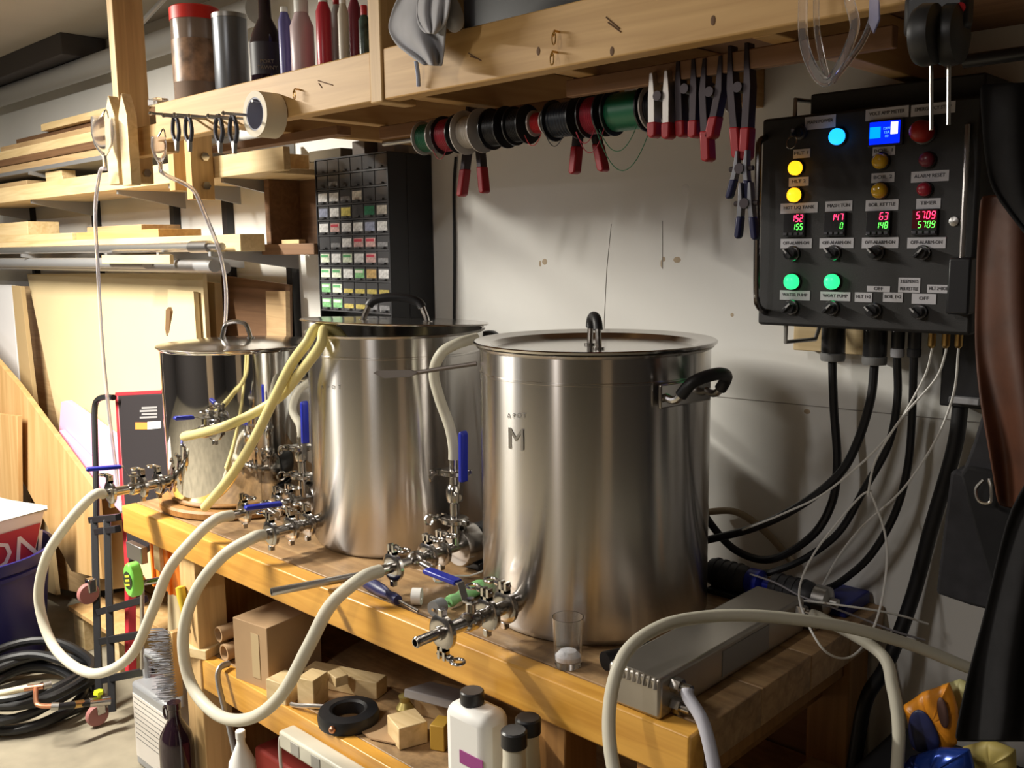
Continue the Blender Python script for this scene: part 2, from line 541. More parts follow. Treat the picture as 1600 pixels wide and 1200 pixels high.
# duct, dark box and pipe up under the ceiling
a_, b_ = P(0, 152, y=1.8), P(228, 112, y=1.8)
tag(B().cyl((-6.6, 1.80, a_.z), (-2.9, 1.80, a_.z), .045, n=20).ob('ceiling_duct', mat('duct', (.42, .42, .42), .5, .3)), 'grey round duct running along the wall above the lumber rack', 'duct')
p0, p1 = P(97, 92, y=1.70), P(0, 130, y=1.70)
tag(B().bb((-6.4, 1.70, max(p1.z, a_.z + .044)), (p0.x, 1.89, 2.5505)).ob('junction_box', mat('dark_box', (.06, .055, .06), .6), bevel=.004), 'dark rectangular box mounted high on the wall above the duct', 'box')
tag(B().cyl(P(222, 35, y=1.6), P(300, -50, y=1.6), .009).ob('sprinkler_pipe', greysteel), 'thin dark pipe slanting to the ceiling behind the hanging post', 'pipe')

# ---- sheets leaning below the rack
def sheet(name, pix, ytop, lean, th, m, label, cat='panel', zmin=.004):
    """polygon of pixels on a plane leaning back towards the wall (y falls with depth below 1.6 m)"""
    # plane: y = ytop - lean*(ztop - z)
    pts = []
    zt_ = P(pix[0][0], pix[0][1], y=ytop).z
    n = V((0, 1, -lean))
    d0 = ytop - lean * zt_
    for a, b in pix:
        d = ray(a, b)
        k = (d0 - n.dot(CAM)) / n.dot(d)
        q = CAM + d * k
        if q.z < zmin:
            q.z = zmin
        pts.append(q)
    return tag(B().prism(pts, n.normalized() * th).ob(name, m, bevel=.001), label, cat)
sheet('mdf_sheet', [(42, 428), (316, 426), (345, 900), (150, 985)], 1.74, .12, .018, mdf, 'large bright tan fibreboard sheet leaning under the lumber rack', zmin=.172)
s2 = sheet('slotted_board', [(262, 452), (302, 455), (338, 1010), (262, 990)], 1.705, .12, .02, mdf, 'tan board with a dark vertical slot leaning on the large sheet')
B().prism([P(a, b, y=1.685) for a, b in ((259, 484), (263, 480), (266, 486), (264, 520), (260, 525), (258, 515))], (0, .02, 0)).ob('slot', mat('slot_dark', (.16, .09, .04), .8), s2)
sheet('fibreboard_offcut', [(318, 440), (335, 442), (362, 1010), (345, 1000)], 1.80, .08, .03, mdf_edge, 'narrow brown edged offcut standing beside the large sheet')
sheet('brown_sheet', [(345, 430), (452, 445), (458, 1060), (385, 1030)], 1.852, .03, .012, brownwood, 'dark brown panel leaning on the wall behind the shiny pot')
sheet('cabinet_door', [(415, 455), (446, 455), (455, 1060), (428, 1050)], 1.825, .03, .018, oldpine, 'reddish brown framed panel leaning beside the black rack upright')
sheet('white_board', [(-40, 445), (18, 445), (54, 920), (-40, 900)], 1.70, .10, .02, mat('white_lam', (.80, .79, .80), .35), 'glossy white laminate board leaning at the end of the sheet stack')
sheet('plywood_sheet', [(18, 446), (32, 447), (88, 930), (62, 920)], 1.67, .10, .02, mdf_edge, 'narrow tan strip leaning against the white laminate board')
sheet('plywood_sheet', [(24, 447), (66, 447), (142, 930), (72, 920)], 1.76, .10, .02, oldpine, 'brown plywood panel leaning between white board and bright sheet')
sheet('plywood_plank', [(-60, 500), (28, 602), (148, 765), (160, 905), (112, 893), (40, 760), (-60, 590)], 1.50, .04, .024, plywood, 'big plywood plank with wavy grain slanting down to the floor')
sheet('plywood_offcut', [(-60, 640), (27, 650), (34, 990), (-60, 960)], 1.435, .03, .02, plywood, 'squarish plywood offcut standing behind the blue tub')
# pink foam: an L of two slabs
pf = thing('foam_board', P(140, 720, y=1.50), 'pink rigid foam slabs folded in an angle before the bright sheet', 'foam board')
pink = mat('pink_foam', (.78, .38, .56), .7)
def lean_pts(pix, y1, lean):
    zt_ = P(95, 628, y=y1).z
    out = []
    for a, b in pix:
        d = ray(a, b)
        k = (y1 - lean * (zt_ - CAM.z)) / (d.y - lean * d.z)
        q = CAM + d * k
        q.z = max(q.z, .004)
        out.append(q)
    return out
B().prism(lean_pts(((95, 628), (104, 626), (195, 692), (340, 800), (350, 1010), (335, 1010), (300, 890), (185, 765), (92, 672)), 1.575, .12), (0, .024, 0)).ob('slab', pink, pf, .003)
B().prism(lean_pts(((92, 672), (185, 765), (290, 880), (285, 900), (170, 782), (100, 712)), 1.548, .12), (0, .0275, 0)).ob('slab', pink, pf, .003)
# ---- low pallet on the floor
pal = thing('pallet', (-3.75, 1.5, 0), 'low wooden pallet of boards on the concrete floor', 'pallet')
q0 = P(88, 905, z=.17)
B().bb((-3.95, 1.42, .15), (-3.42, 1.56, .17)).ob('board', plywood, pal, .002)
B().bb((-3.95, 1.57, .15), (-3.42, 1.71, .17)).ob('board', plywood, pal, .002)
B().bb((-3.95, 1.72, .15), (-3.42, 1.86, .17)).ob('board', plywood, pal, .002)
for xx in (-3.88, -3.55):
    B().bb((xx - .05, 1.43, 0), (xx + .05, 1.85, .15)).ob('block', palepine, pal, .002)

# ============================================================ workbench
wbn = thing('workbench', (-1.76, 1.53, 0), 'heavy maple workbench with thick yellow front edge along the white wall', 'workbench')
B().bb((BX0, FY, BT - .082), (BX1, FY + .045, BT)).ob('front_board', benchwood, wbn, .004)
ys = [FY + .0465, 1.39, 1.57, 1.735, WY - .005]
for i in range(4):
    B().bb((BX0, ys[i] + .001, BT - .07), (BX1, ys[i + 1] - .001, BT)).ob('plank', benchtop, wbn, .002)
B().bb((BX0, FY + .02, BT - .081), (BX0 + .0, WY - .01, BT - .071)) if 0 else None
for xx in (-2.45, -1.115, -.87):
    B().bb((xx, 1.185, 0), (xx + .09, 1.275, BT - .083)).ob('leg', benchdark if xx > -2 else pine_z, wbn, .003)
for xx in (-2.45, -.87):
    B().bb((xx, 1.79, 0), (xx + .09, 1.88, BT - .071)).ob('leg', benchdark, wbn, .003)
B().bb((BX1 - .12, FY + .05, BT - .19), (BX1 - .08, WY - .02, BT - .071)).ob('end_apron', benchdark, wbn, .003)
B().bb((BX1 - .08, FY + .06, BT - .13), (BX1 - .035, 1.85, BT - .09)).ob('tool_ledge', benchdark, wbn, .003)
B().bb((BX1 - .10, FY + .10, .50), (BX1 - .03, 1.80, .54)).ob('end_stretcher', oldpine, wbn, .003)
SHZ = .502
B().bb((-2.36, 1.19, SHZ - .09), (-.88, 1.225, SHZ)).ob('shelf_rail', benchwood, wbn, .003)
for i in range(3):
    B().bb((-2.45, 1.227 + i * .21, SHZ - .03), (-.80, 1.227 + (i + 1) * .21 - .003, SHZ - .002)).ob('shelf_board', benchtop, wbn, .002)
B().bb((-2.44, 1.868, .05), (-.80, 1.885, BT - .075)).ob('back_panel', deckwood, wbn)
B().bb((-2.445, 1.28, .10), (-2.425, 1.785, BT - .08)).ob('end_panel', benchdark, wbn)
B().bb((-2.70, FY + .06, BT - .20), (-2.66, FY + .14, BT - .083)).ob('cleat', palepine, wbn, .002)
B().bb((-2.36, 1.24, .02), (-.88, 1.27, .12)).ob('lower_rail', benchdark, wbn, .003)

# ============================================================ pots
def pot(name, c, R, H, z0, m, lidm, label, band=True, rim_in=.0):
    cx, cy = c
    t = thing(name, (cx, cy, z0), label, 'pot')
    n = 96
    prof = [(0.001, .002), (R - .018, .0), (R - .006, .004), (R, .016), (R, H - .055)]
    if band:
        prof += [(R + .0012, H - .054), (R + .0012, H - .05), (R, H - .049)]
    prof += [(R, H - .006), (R + .006, H - .002), (R + .007, H), (R + .004, H + .002), (R - .002, H), (R - .003, H - .01), (R - .003, .01), (0.001, .01)]
    B().lathe((cx, cy, z0), Z, prof, n).ob('body', m, t, ang=50)
    return t

def arch_handle(t, c, along, w, h, out, m1, m2, r=.007, sleeve=.45, up=Z):
    """bow handle: feet at +-w/2 along, rising h along up; centre part sleeved"""
    c, a, u = V(c), V(along).normalized(), V(up).normalized()
    pts = spline([c - a * w / 2, c - a * w * .46 + u * h * .35, c - a * w * .34 + u * h * .85, c + u * h, c + a * w * .34 + u * h * .85, c + a * w * .46 + u * h * .35, c + a * w / 2], 6)
    k = len(pts)
    o = B().tube(pts, r, 10).ob('handle', m1, t)
    for s in (-1, 1):
        B().cyl(c + a * s * w / 2 - u * .002, c + a * s * w / 2 + u * .004, r * 1.8).ob('rivet', m1, o)
    if sleeve:
        i0 = int(k * (.5 - sleeve / 2))
        B().tube(pts[i0:k - i0], r * 1.55, 12).ob('sleeve', m2, o)
    return o

P3, R3 = (-1.219, 1.506), .235
P2, R2 = (-1.914, 1.551), .226
P1, R1 = (-2.545, 1.455), .218
p3 = pot('brew_kettle', P3, R3, .553, BT, brushed, lidsteel, 'tall brushed steel kettle with black handles beside the drinking glass')
p2 = pot('brew_kettle', P2, R2, .545, BT, brushed, lidsteel, 'tall brushed steel kettle in the middle, its lid handle wide and black')
p1 = pot('stock_pot', P1, R1, .445, BT + .026, mirror, lidsteel, 'shiny mirror polished pot standing on a round wooden disc', band=False)
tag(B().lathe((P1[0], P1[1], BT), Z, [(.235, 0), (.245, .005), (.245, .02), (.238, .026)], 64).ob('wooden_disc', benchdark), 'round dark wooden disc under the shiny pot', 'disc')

def lid(c, z, R, label, dome=.012, tilt=(0, 0), recess=True, m=lidsteel):
    t = thing('pot_lid', (c[0], c[1], z), label, 'lid')
    if recess:
        prof = [(.001, -.006), (R * .86, -.006), (R * .905, .004), (R + .010, .010), (R + .013, .008), (R + .012, .004), (R * .90, .001), (R * .87, -.010), (.001, -.010)]
    else:
        prof = [(.001, dome), (R * .4, dome * .9), (R * .8, dome * .55), (R * .93, dome * .2 + .003), (R + .010, .006), (R + .012, .004), (R + .010, .001), (R * .93, .001), (.001, .001)]
    B().lathe((c[0], c[1], z), Z, prof, 96).ob('plate', m, t, ang=25)
    return t
L3 = lid(P3, BT + .553, R3, 'flat recessed steel lid with arched black grip on the tall kettle nearest the glass')
hd = V((.55, .83, 0)).normalized()
h3 = V((P3[0], P3[1], BT + .553 - .006))
arch_handle(L3, h3, V((.62, -.5, 0)), .085, .062, 0, steel, black, .0065, .5)
L2 = lid(P2, BT + .549, R2 + .004, 'flat steel lid with wide black bow handle on the middle kettle', recess=False, dome=.006)
arch_handle(L2, (P2[0], P2[1], BT + .552), V((.72, .69, 0)), .165, .062, 0, steel, black, .0075, .5)
L1 = lid(P1, BT + .026 + .446, R1, 'shallow domed shiny lid with bare steel loop handle', recess=False, dome=.022)
arch_handle(L1, (P1[0], P1[1], BT + .026 + .446 + .02), V((.72, .69, 0)), .085, .05, 0, steel, black, .0065, 0)

def side_handle(t, c, R, z, az, w=.115, outl=.075):
    d = V((math.cos(az), math.sin(az), 0))
    a = V((-d.y, d.x, 0))
    q = V((c[0], c[1], z)) + d * R
    B().box(q + d * .003, (.008, .145, .045), Matrix.Rotation(az, 3, 'Z')).ob('bracket', steel, t, .003)
    pts = spline([q - a * w / 2, q - a * w / 2 + d * outl * .4 - Z * .004, q - a * w * .42 + d * outl * .80 + Z * .030, q + d * outl * 1.0 + Z * .042, q + a * w * .42 + d * outl * .80 + Z * .030, q + a * w / 2 + d * outl * .4 - Z * .004, q + a * w / 2], 6)
    o = B().tube(pts, .0075, 10).ob('side_handle', steel, t)
    n = len(pts)
    B().tube(pts[int(n * .22):n - int(n * .22)], .0115, 12).ob('sleeve', black, o)
side_handle(p3, P3, R3 + .001, BT + .553 - .075, math.radians(-6))
side_handle(p3, P3, R3 + .001, BT + .553 - .075, math.radians(174))
side_handle(p2, P2, R2 + .001, BT + .545 - .075, math.radians(80))
side_handle(p1, P1, R1, BT + .026 + .36, math.radians(30))
# faint etched lettering on the kettles
etch = mat('etched_steel', (.30, .29, .28), .5, .8)
def etch_text(t, s, c, R, px, py, size, m=etch):
    d = ray(px, py)
    # intersect cylinder
    ox, oy = -c[0], -c[1]
    A_, B_, C_ = d.x ** 2 + d.y ** 2, 2 * (d.x * ox + d.y * oy), ox * ox + oy * oy - R * R
    k = (-B_ - math.sqrt(B_ * B_ - 4 * A_ * C_)) / (2 * A_)
    q = CAM + d * k
    nrm = V((q.x - c[0], q.y - c[1], 0)).normalized()
    text(s, size, m, t, q + nrm * .0004, Z.cross(nrm), Z, 'etched_lettering', .0001)
for i, ch in enumerate('APOT'):
    etch_text(p3, ch, P3, R3 + .0008, 795 + i * 8, 650, .014)
    etch_text(p2, ch, P2, R2 + .0008, 503 + i * 9, 605, .014)
etch_text(p3, 'M', P3, R3 + .0008, 806, 688, .06, mat('etched_light', (.55, .53, .51), .34, 1.0))

# ============================================================ valves
def clamp(parent, c, ax, up, r=.0275, wing=1):
    c, ax, up = V(c), V(ax).normalized(), V(up).normalized()
    sd = ax.cross(up)
    o = B().lathe(c - ax * .008, ax, [(r * .75, 0), (r, .001), (r * 1.18, .004), (r * 1.18, .012), (r, .015), (r * .75, .016)], 24).ob('tri_clamp', steel, parent)
    b = B()
    Rm = Matrix((ax, sd, up)).transposed()
    for s in (-1, 1):
        b.box(c + up * (r * 1.18 + .008) + sd * s * .007, (.013, .006, .022), Rm)
    b.box(c + up * (r * 1.18), (.013, .02, .006), Rm)
    b.ob('lug', steel, o)
    B().box(c - up * (r * 1.18 + .004), (.013, .012, .014), Rm).ob('hinge', steel, o, .0015)
    q = c + up * (r * 1.18 + .013)
    n = B().cyl(q - sd * .016, q + sd * .03, .003, n=8)
    n.lathe(q + sd * .014, sd, [(.0065, 0), (.0065, .008)], 10)
    w = q + sd * .028
    n.tube([w + ax * .012 * math.cos(t) + sd * (.010 + .013 * math.sin(t)) for t in [i * math.pi / 5 for i in range(10)]], .003, 6, closed=True)
    n.ob('wing_nut', steel, o)
    return o

def pipe(parent, a, b, r, name='pipe'):
    return B().cyl(a, b, r, n=18).ob(name, steel, parent)

def lever(parent, c, stem_up, direc, L=.115, rise=.03, grip=True, bluel=.085):
    c, u, d = V(c), V(stem_up).normalized(), V(direc).normalized()
    s = u.cross(d)
    B().cyl(c, c + u * .034, .010, n=12).cyl(c + u * .034, c + u * .044, .0075, n=6).ob('stem', steel, parent)
    top = c + u * .036
    pl = [top - d * .012, top + d * .014, top + d * .026 + u * rise, top + d * L + u * (rise + .002)]
    prof = []
    for q in pl:
        prof.append(q + u * .0015)
    for q in pl[::-1]:
        prof.append(q - u * .0015)
    o = B().prism([q - s * .008 for q in prof], s * .016).ob('lever', dullsteel, parent)
    g0, g1 = pl[2] + d * .006, pl[3] + d * .006
    B().prism([g0 + u * .005 - s * .0105, g1 + u * .006 - s * .0105, g1 + d * .004 - s * .0105, g1 - u * .005 - s * .0105, g0 - u * .005 - s * .0105], s * .021).ob('lever_grip', bluegrip, o, .003, subsurf=0)
    return o

def valve_run(name, start, ax, label, lev, barb=.05, up=Z, total=.235, near=True, rise=.03, updn=1, wings=1, LL=.115):
    st, ax = V(start), V(ax).normalized()
    t = thing(name, st, label, 'valve')
    at = lambda q: st + ax * q
    pipe(t, at(-.012), at(total - .03), .0132)
    if near:
        pipe(t, at(-.012), at(.012), .019, 'bulkhead')
        clamp(t, at(.030), ax, up)
    clamp(t, at(.078 if near else .060), ax, up)
    v0 = total - (.115 if near else .062)
    B().lathe(at(v0 - .022), ax, [(.012, 0), (.017, .006), (.019, .015), (.019, .030), (.017, .038), (.012, .044)], 20).ob('ball_valve_body', steel, t)
    lever(t, at(v0), up, lev, L=LL, rise=rise)
    if near:
        clamp(t, at(total - .045), ax, up * updn)
    B().lathe(at(total - .045), ax, [(.011, 0), (.0095, .01), (.0095, barb), (.0105, barb + .003), (.008, barb + .006), (.0065, barb + .006), (.0065, barb - .02)], 18).ob('barb', steel, t)
    return t, at(total - .045 + barb)
v3, e3 = valve_run('ball_valve', (-1.225, P3[1] - R3, .935), -Y, 'steel ball valve with blue lever set crosswise below the kettle by the glass', -X, total=.235, updn=-1, barb=.06)
v2, e2 = valve_run('ball_valve', (-1.985, P2[1] - R2 + .01, .935), -Y, 'steel ball valve with blue lever set lengthwise below the middle kettle', V((-.25, -1, 0)), total=.18)
v1, e1 = valve_run('ball_valve', (-2.615, P1[1] - R1 + .012, .952), -Y, 'steel ball valve with blue lever below the shiny pot over the bench corner', V((-.35, -1, .0)), total=.215)
vm, em = valve_run('ball_valve', (-2.372, P1[1] - .128, 1.137), V((.2, -.98, 0)), 'ball valve halfway up the shiny pot with the yellowed hose fitted', V((-.15, -1, 0)), total=.150, near=False, barb=.03, rise=.006, LL=.075)

def pump_stack(x, y, yfront, zt, label, label2, hx):
    t = thing('pump_manifold', (x, y, BT), label, 'manifold')
    z = BT + .062
    pipe(t, (x, y + .05, z), (x, yfront, z), .0115)
    clamp(t, (x, y - .045, z), Y, Z)
    clamp(t, (x, y - .085, z), Y, Z)
    B().ball((x, yfront + .10, z), .021, (1, 1.2, 1)).cyl((x, yfront + .10, z), (x + .055, yfront + .10, z - .01), .009).ob('probe_tee', steel, t)
    clamp(t, (x, yfront + .035, z), Y, Z)
    B().cyl((x, yfront + .03, z), (x, yfront - .03, z), .0095).ob('barb', steel, t)
    # pump head
    B().lathe((x, y + .03, z), Y, [(.02, -.03), (.045, -.026), (.05, -.01), (.05, .02), (.042, .03), (.03, .032)], 28).ob('pump_head', steel, t)
    B().lathe((x, y + .062, z), Y, [(.03, 0), (.042, .004), (.042, .12), (.036, .13)], 24).ob('pump_motor', blackpl, t)
    B().box((x, y + .10, BT + .009), (.07, .12, .018)).ob('foot', blackpl, t, .003)
    # vertical riser
    pipe(t, (x, y, z), (x, y, zt), .011, 'riser')
    clamp(t, (x, y, z + .065), Z, -X)
    B().lathe((x, y, z + .105), Z, [(.011, 0), (.017, .005), (.019, .015), (.019, .03), (.017, .04), (.011, .046)], 18).ob('ball_valve_body', steel, t)
    q = V((x, y, z + .128))
    B().cyl(q, q + V((.035, -.02, 0)), .009, n=12).ob('stem', steel, t)
    lv = B().prism([q + V((.036, -.021, dz)) for dz in (-.01, .01)] + [q + V((.05, -.028, dz)) for dz in (.03, .06)] + [q + V((.047, -.027, .06)), q + V((.033, -.02, -.01))], (0, .014, 0)).ob('lever', dullsteel, t)
    g = q + V((.05, -.03, .04))
    B().prism([g + V(v) for v in ((-.004, 0, 0), (.008, 0, 0), (.011, 0, .11), (.006, 0, .118), (-.002, 0, .112))], (0, .021, 0)).ob('lever_grip', bluegrip, lv, .003)
    clamp(t, (x, y, zt - .045), Z, V((-.8, -.6, 0)))
    B().cyl((x, y, zt - .04), (x, y, zt + .02), .0095).ob('barb', steel, t)
    return V((x, y, zt + .005)), V((x, yfront - .02, z))
s3, f3 = pump_stack(-1.575, 1.435, 1.215, P(710, 708, y=1.435).z, 'steel pump manifold with upright blue lever between the two brushed kettles', '', 0)
s2_, f2 = pump_stack(-2.212, 1.445, 1.225, P(458, 672, y=1.445).z, 'steel pump manifold with upright blue lever between shiny pot and middle kettle', '', 0)

# ============================================================ hoses
def hose(name, pts, r, m, label, k=10, n=12, cat='hose', group=None):
    return tag(B().tube(spline(pts, k), r, n).ob(name, m), label, cat, group)
pl = lambda L: [P(a, b, y=c) for a, b, c in L]
hose('silicone_hose', [e1 + V((0, .03, 0)), e1] + pl([(108, 815, 1.0), (72, 872, .98), (61, 940, .98), (86, 1013, .99), (142, 1052, 1.01), (202, 1027, 1.04), (238, 955, 1.07), (264, 890, 1.09), (302, 843, 1.13)]) + [f2 + V((0, -.03, -.002)), f2 + V((0, .02, 0))], .0145, silicone, 'milky hose looping from the shiny pot valve to the first pump manifold')
hose('silicone_hose', [e2 + V((0, .03, 0)), e2] + pl([(345, 872, 1.09), (303, 930, 1.06), (286, 1000, 1.04), (300, 1072, 1.04), (342, 1118, 1.04), (392, 1122, 1.05), (440, 1085, 1.06), (482, 1010, 1.08), (517, 945, 1.11)]) + [f3 + V((-.002, -.03, -.004)), f3 + V((0, .02, 0))], .0145, silicone, 'milky hose looping from the middle kettle valve below the bench edge')
rim2 = BT + .545
hose('silicone_hose', [V((-1.925, 1.395, 1.375)), V((-1.929, 1.352, 1.4245)), V((-1.934, 1.320, 1.4310))] + pl([(480, 535, 1.290), (455, 570, 1.275), (425, 630, 1.252), (395, 690, 1.232), (360, 745, 1.214), (320, 793, 1.205)]), .0125, yellowhose, 'yellowed hose from the middle kettle rim dropping to the wooden disc')
hose('silicone_hose', [V((-1.893, 1.395, 1.375)), V((-1.896, 1.352, 1.4245)), V((-1.899, 1.320, 1.4310))] + pl([(500, 541, 1.297), (470, 581, 1.290), (437, 620, 1.285), (388, 650, 1.238), (345, 668, 1.185)]) + [em + V((.018, -.026, 0)), em + V((.001, -.004, 0)), em + V((-.002, .012, 0))], .0125, yellowhose, 'yellowed hose from the middle kettle rim to the halfway valve')
L2.rotation_euler.x = -.055
L2.location.z += .0128
hose('silicone_hose', [s3 - Z * .02, s3 + Z * .012, P(702, 665, y=1.43), P(686, 620, y=1.42), P(678, 582, y=1.415), P(690, 552, y=1.42), P(715, 537, y=1.45), P(745, 528, y=1.5)], .0125, silicone, 'cream hose rising from the upright valve to the rim of the kettle by the glass')
hose('silicone_hose', [s2_ - Z * .02, s2_ + Z * .012, P(457, 640, y=1.45), P(466, 612, y=1.47), P(482, 598, y=1.50), P(500, 592, y=1.56)], .011, silicone, 'short cream hose bending behind the middle kettle')
hose('silicone_hose', [P(436, 690, y=1.56), P(434, 650, y=1.57), P(440, 622, y=1.58), P(458, 604, y=1.60), P(480, 598, y=1.64)], .012, mat('dark_hose', (.03, .035, .06), .4), 'dark hose curving behind the shiny pot')
# right hand hoses around the chiller
hose('silicone_hose', pl([(1010, 1330, 1.02), (962, 1215, 1.04), (952, 1110, 1.08), (975, 1024, 1.13), (1030, 980, 1.21), (1100, 964, 1.30), (1180, 962, 1.38), (1270, 971, 1.46), (1350, 986, 1.53), (1430, 1010, 1.60), (1510, 1042, 1.66), (1570, 1062, 1.71)]), .0105, silicone, 'long milky hose arching over the plate chiller towards the black bag')
# ============================================================ plate chiller
ch = thing('plate_chiller', (-.86, 1.36, BT), 'long grey steel plate chiller lying across the end of the bench', 'chiller')
cx0, cx1, cy0, cy1 = -.922, -.818, 1.176, 1.66
chs = mat('chiller_steel', (.42, .39, .35), .34, .85, noise=.12, nscale=6)
B().bb((cx0, cy0, BT + .001), (cx1, cy1, BT + .07)).ob('plate_pack', chs, ch, .006)
for i in range(9):
    xx = cx0 + .010 + i * .0105
    B().cyl((xx, cy0 + .004, BT + .0695), (xx, cy0 - .001, BT + .052), .0036, n=8).ob('plate_edge', chs, ch)
B().bb((cx1 - .001, 1.36, BT + .012), (cx1 + .0012, 1.52, BT + .058)).ob('rating_label', mat('grey_label', (.30, .30, .31), .5), ch)
for yy, zz, nm in ((cy0 + .035, BT + .052, 'port'), (cy0 + .035, BT + .018, 'port'), (cy1 - .03, BT + .052, 'port')):
    B().cyl((cx1, yy, zz), (cx1 + .018, yy, zz), .013, n=6).cyl((cx1 + .018, yy, zz), (cx1 + .035, yy, zz), .008, n=14).ob(nm, steel, ch)
hose('silicone_hose', [V((cx1 + .028, cy0 + .035, BT + .052)), P(1076, 1090, y=1.205), P(1097, 1125, y=1.195), P(1111, 1175, y=1.18), P(1120, 1230, y=1.165), P(1126, 1300, y=1.15)], .0105, mat('bluish_hose', (.62, .62, .70), .35, trans=.2, ior=1.2), 'bluish hose drooping from the near port of the plate chiller')
hose('silicone_hose', [V((cx1 + .028, cy1 - .03, BT + .052)), V((cx1 + .06, cy1 - .035, BT + .05))] + pl([(1375, 1020, 1.57), (1395, 1075, 1.54), (1404, 1135, 1.52), (1402, 1200, 1.50), (1395, 1290, 1.48)]), .0105, silicone, 'milky hose hanging down from the far port of the plate chiller')
# glass with white powder
gl = P(881, 1043, z=BT)
gl.y += .012
g = thing('drinking_glass', gl, 'small straight clear glass holding white powder on the bench', 'glass')
B().lathe(gl + Z * .0005, Z, [(.001, 0), (.0235, 0), (.0245, .004), (.0285, .092), (.0270, .092), (.0232, .012), (.001, .012)], 40).ob('tumbler', glass, g)
B().lathe(gl + Z * .0128, Z, [(.001, 0), (.0228, 0), (.0232, .008), (.015, .017), (.001, .020)], 24).ob('powder', mat('white_powder', (.85, .84, .88), .9, bump=.6, nscale=200), g)
# bench top tools
def scrd(name, a, b, c, r, m, label, shaft=steel):
    a, b, c = V(a), V(b), V(c)
    t = thing(name, (a + b) / 2, label, 'screwdriver')
    d = b - a
    L = d.length
    B().lathe(a, d, [(.001, 0), (r * .7, .003), (r, L * .15), (r * .95, L * .55), (r * .6, L * .75), (r * .8, L * .9), (r * .7, L)], 12).ob('handle', m, t)
    B().cyl(b, c, .0035, n=10).ob('shaft', shaft, t)
    return t
_o = V((0, -.018, 0))
sd = scrd('screwdriver', P(578, 903, z=.887) + _o, P(632, 934, z=.887) + _o, P(664, 951, z=.880) + _o, .015, mat('navy_grip', (.012, .016, .09), .4), 'blue and black handled screwdriver lying between the hoses on the bench')
b_ = P(632, 934, z=.887)
scrd('screwdriver', P(757, 913, z=.887), P(700, 941, z=.887), P(676, 953, z=.887), .0165, mat('green_grip', (.22, .50, .20), .4), 'grey and green handled nut driver lying on the bench')
gq = P(683, 949, z=.887)
d_ = (P(757, 913, z=.887) - P(700, 941, z=.887)).normalized()
tag(B().cyl(gq - d_ * .012, gq + d_ * .016, .0165, n=20).ob('socket', mat('grey_cap', (.16, .17, .18), .45)), 'dark grey round cap at the end of the green driver', 'cap')
rg = P(655, 932, z=.889)
tag(B().lathe(rg - V((.012, .009, 0)), V((1, .75, 0)), [(.007, 0), (.018, 0), (.018, .02), (.007, .02)], 28, close=True).ob('tape_roll', white), 'small white roll of thread tape on the bench', 'tape')
ptA, ptB = P(424, 925, z=.889), P(575, 897, z=.884)
tag(B().lathe(ptA, ptB - ptA, [(.0072, 0), (.0088, .0), (.0088, (ptB - ptA).length), (.0072, (ptB - ptA).length)], 16, close=True).ob('dip_tube', dullsteel), 'plain steel tube sticking out over the bench edge', 'tube')
st_ = P(945, 1033, z=BT + .018)
tag(B().cyl(st_, st_ + V((.03, .10, 0)), .017, .014, n=18).ob('rubber_grip', black), 'black rubber grip lying against the plate chiller', 'grip')
# probe cable from the tee
hose('probe_wire', [V((-1.52, 1.315, .922)), V((-1.49, 1.30, .905)), P(712, 900, z=.885), P(735, 899, z=.88), P(760, 890, z=.885)], .0022, white, 'thin white probe wire from the pump tee to the kettle', 8, 6, 'wire')
# long spatula resting behind
sp = thing('stirring_paddle', P(680, 575, y=1.30), 'dark metal stirring paddle bridging the two brushed kettles', 'paddle')
B().tube([P(640, 584, y=1.27), P(690, 576, y=1.30), P(745, 568, y=1.33)], .0045, 8).ob('shaft', mat('dark_metal', (.14, .12, .11), .4, .8), sp)
B().prism([P(a, b, y=1.262) for a, b in ((583, 583), (590, 579), (640, 578), (652, 582), (640, 589), (600, 591))], (0, .004, 0)).ob('blade', mat('dark_metal', (.14, .12, .11), .4, .8), sp)

# ============================================================ overhead shelf
SY, SB, ST = 1.22, 1.912, 2.010
sh = thing('overhead_shelf', (-1.6, 1.55, SB), 'pine framed overhead shelf hanging above the workbench', 'shelf')
bl_, bm_, br_ = P(243, 185, y=SY).x, P(578, 60, y=SY).x, P(597, 60, y=SY).x
B().bb((bl_, SY, SB), (bm_ - .001, SY + .038, ST)).ob('front_beam', pine, sh, .003)
B().bb((br_ + .001, SY + .0, SB), (-.10, SY + .038, ST)).ob('front_beam', pine, sh, .003)
B().bb((bm_, SY - .004, SB - .004), (br_, SY + .085, 2.548)).ob('post', pine_z, sh, .003)
for xx in (-2.13, -1.865, -1.48, -1.105, -.73, -.36):
    B().bb((xx, SY + .039, SB), (xx + .038, WY - .002, SB + .089)).ob('joist', pine_y, sh, .002)
B().bb((bl_, SY + .039, SB + .09), (-.10, WY - .002, SB + .106)).ob('deck', deckwood, sh)
B().bb((bl_, SY + .16, SB - .02), (-1.9, SY + .20, SB + .0)).ob('ledger', deckwood, sh)
ph = P(200, 285, y=SY).z
B().bb((-2.742, SY, ph), (-2.704, SY + .089, 2.548)).ob('post', pine_z, sh, .003)
B().bb((-2.70, SY + .02, ph + .07), (-2.48, SY + .058, ph + .15)).ob('cross_arm', pine, sh, .003)
for zz in (ph + .03, ph + .115):
    B().cyl((-2.704, SY + .065, zz), (-2.692, SY + .065, zz), .012, n=6).ob('bolt', steel, sh)
b0, b1 = P(270, 300, y=1.5), P(297, 305, y=1.5)
for xx, zz in ((b0.x, P(270, 298, y=1.5).z), (b1.x, P(293, 312, y=1.5).z)):
    B().bb((xx - .02, 1.5, zz), (xx + .018, 1.577, 2.0)).ob('hanger', pine_z, sh, .002)
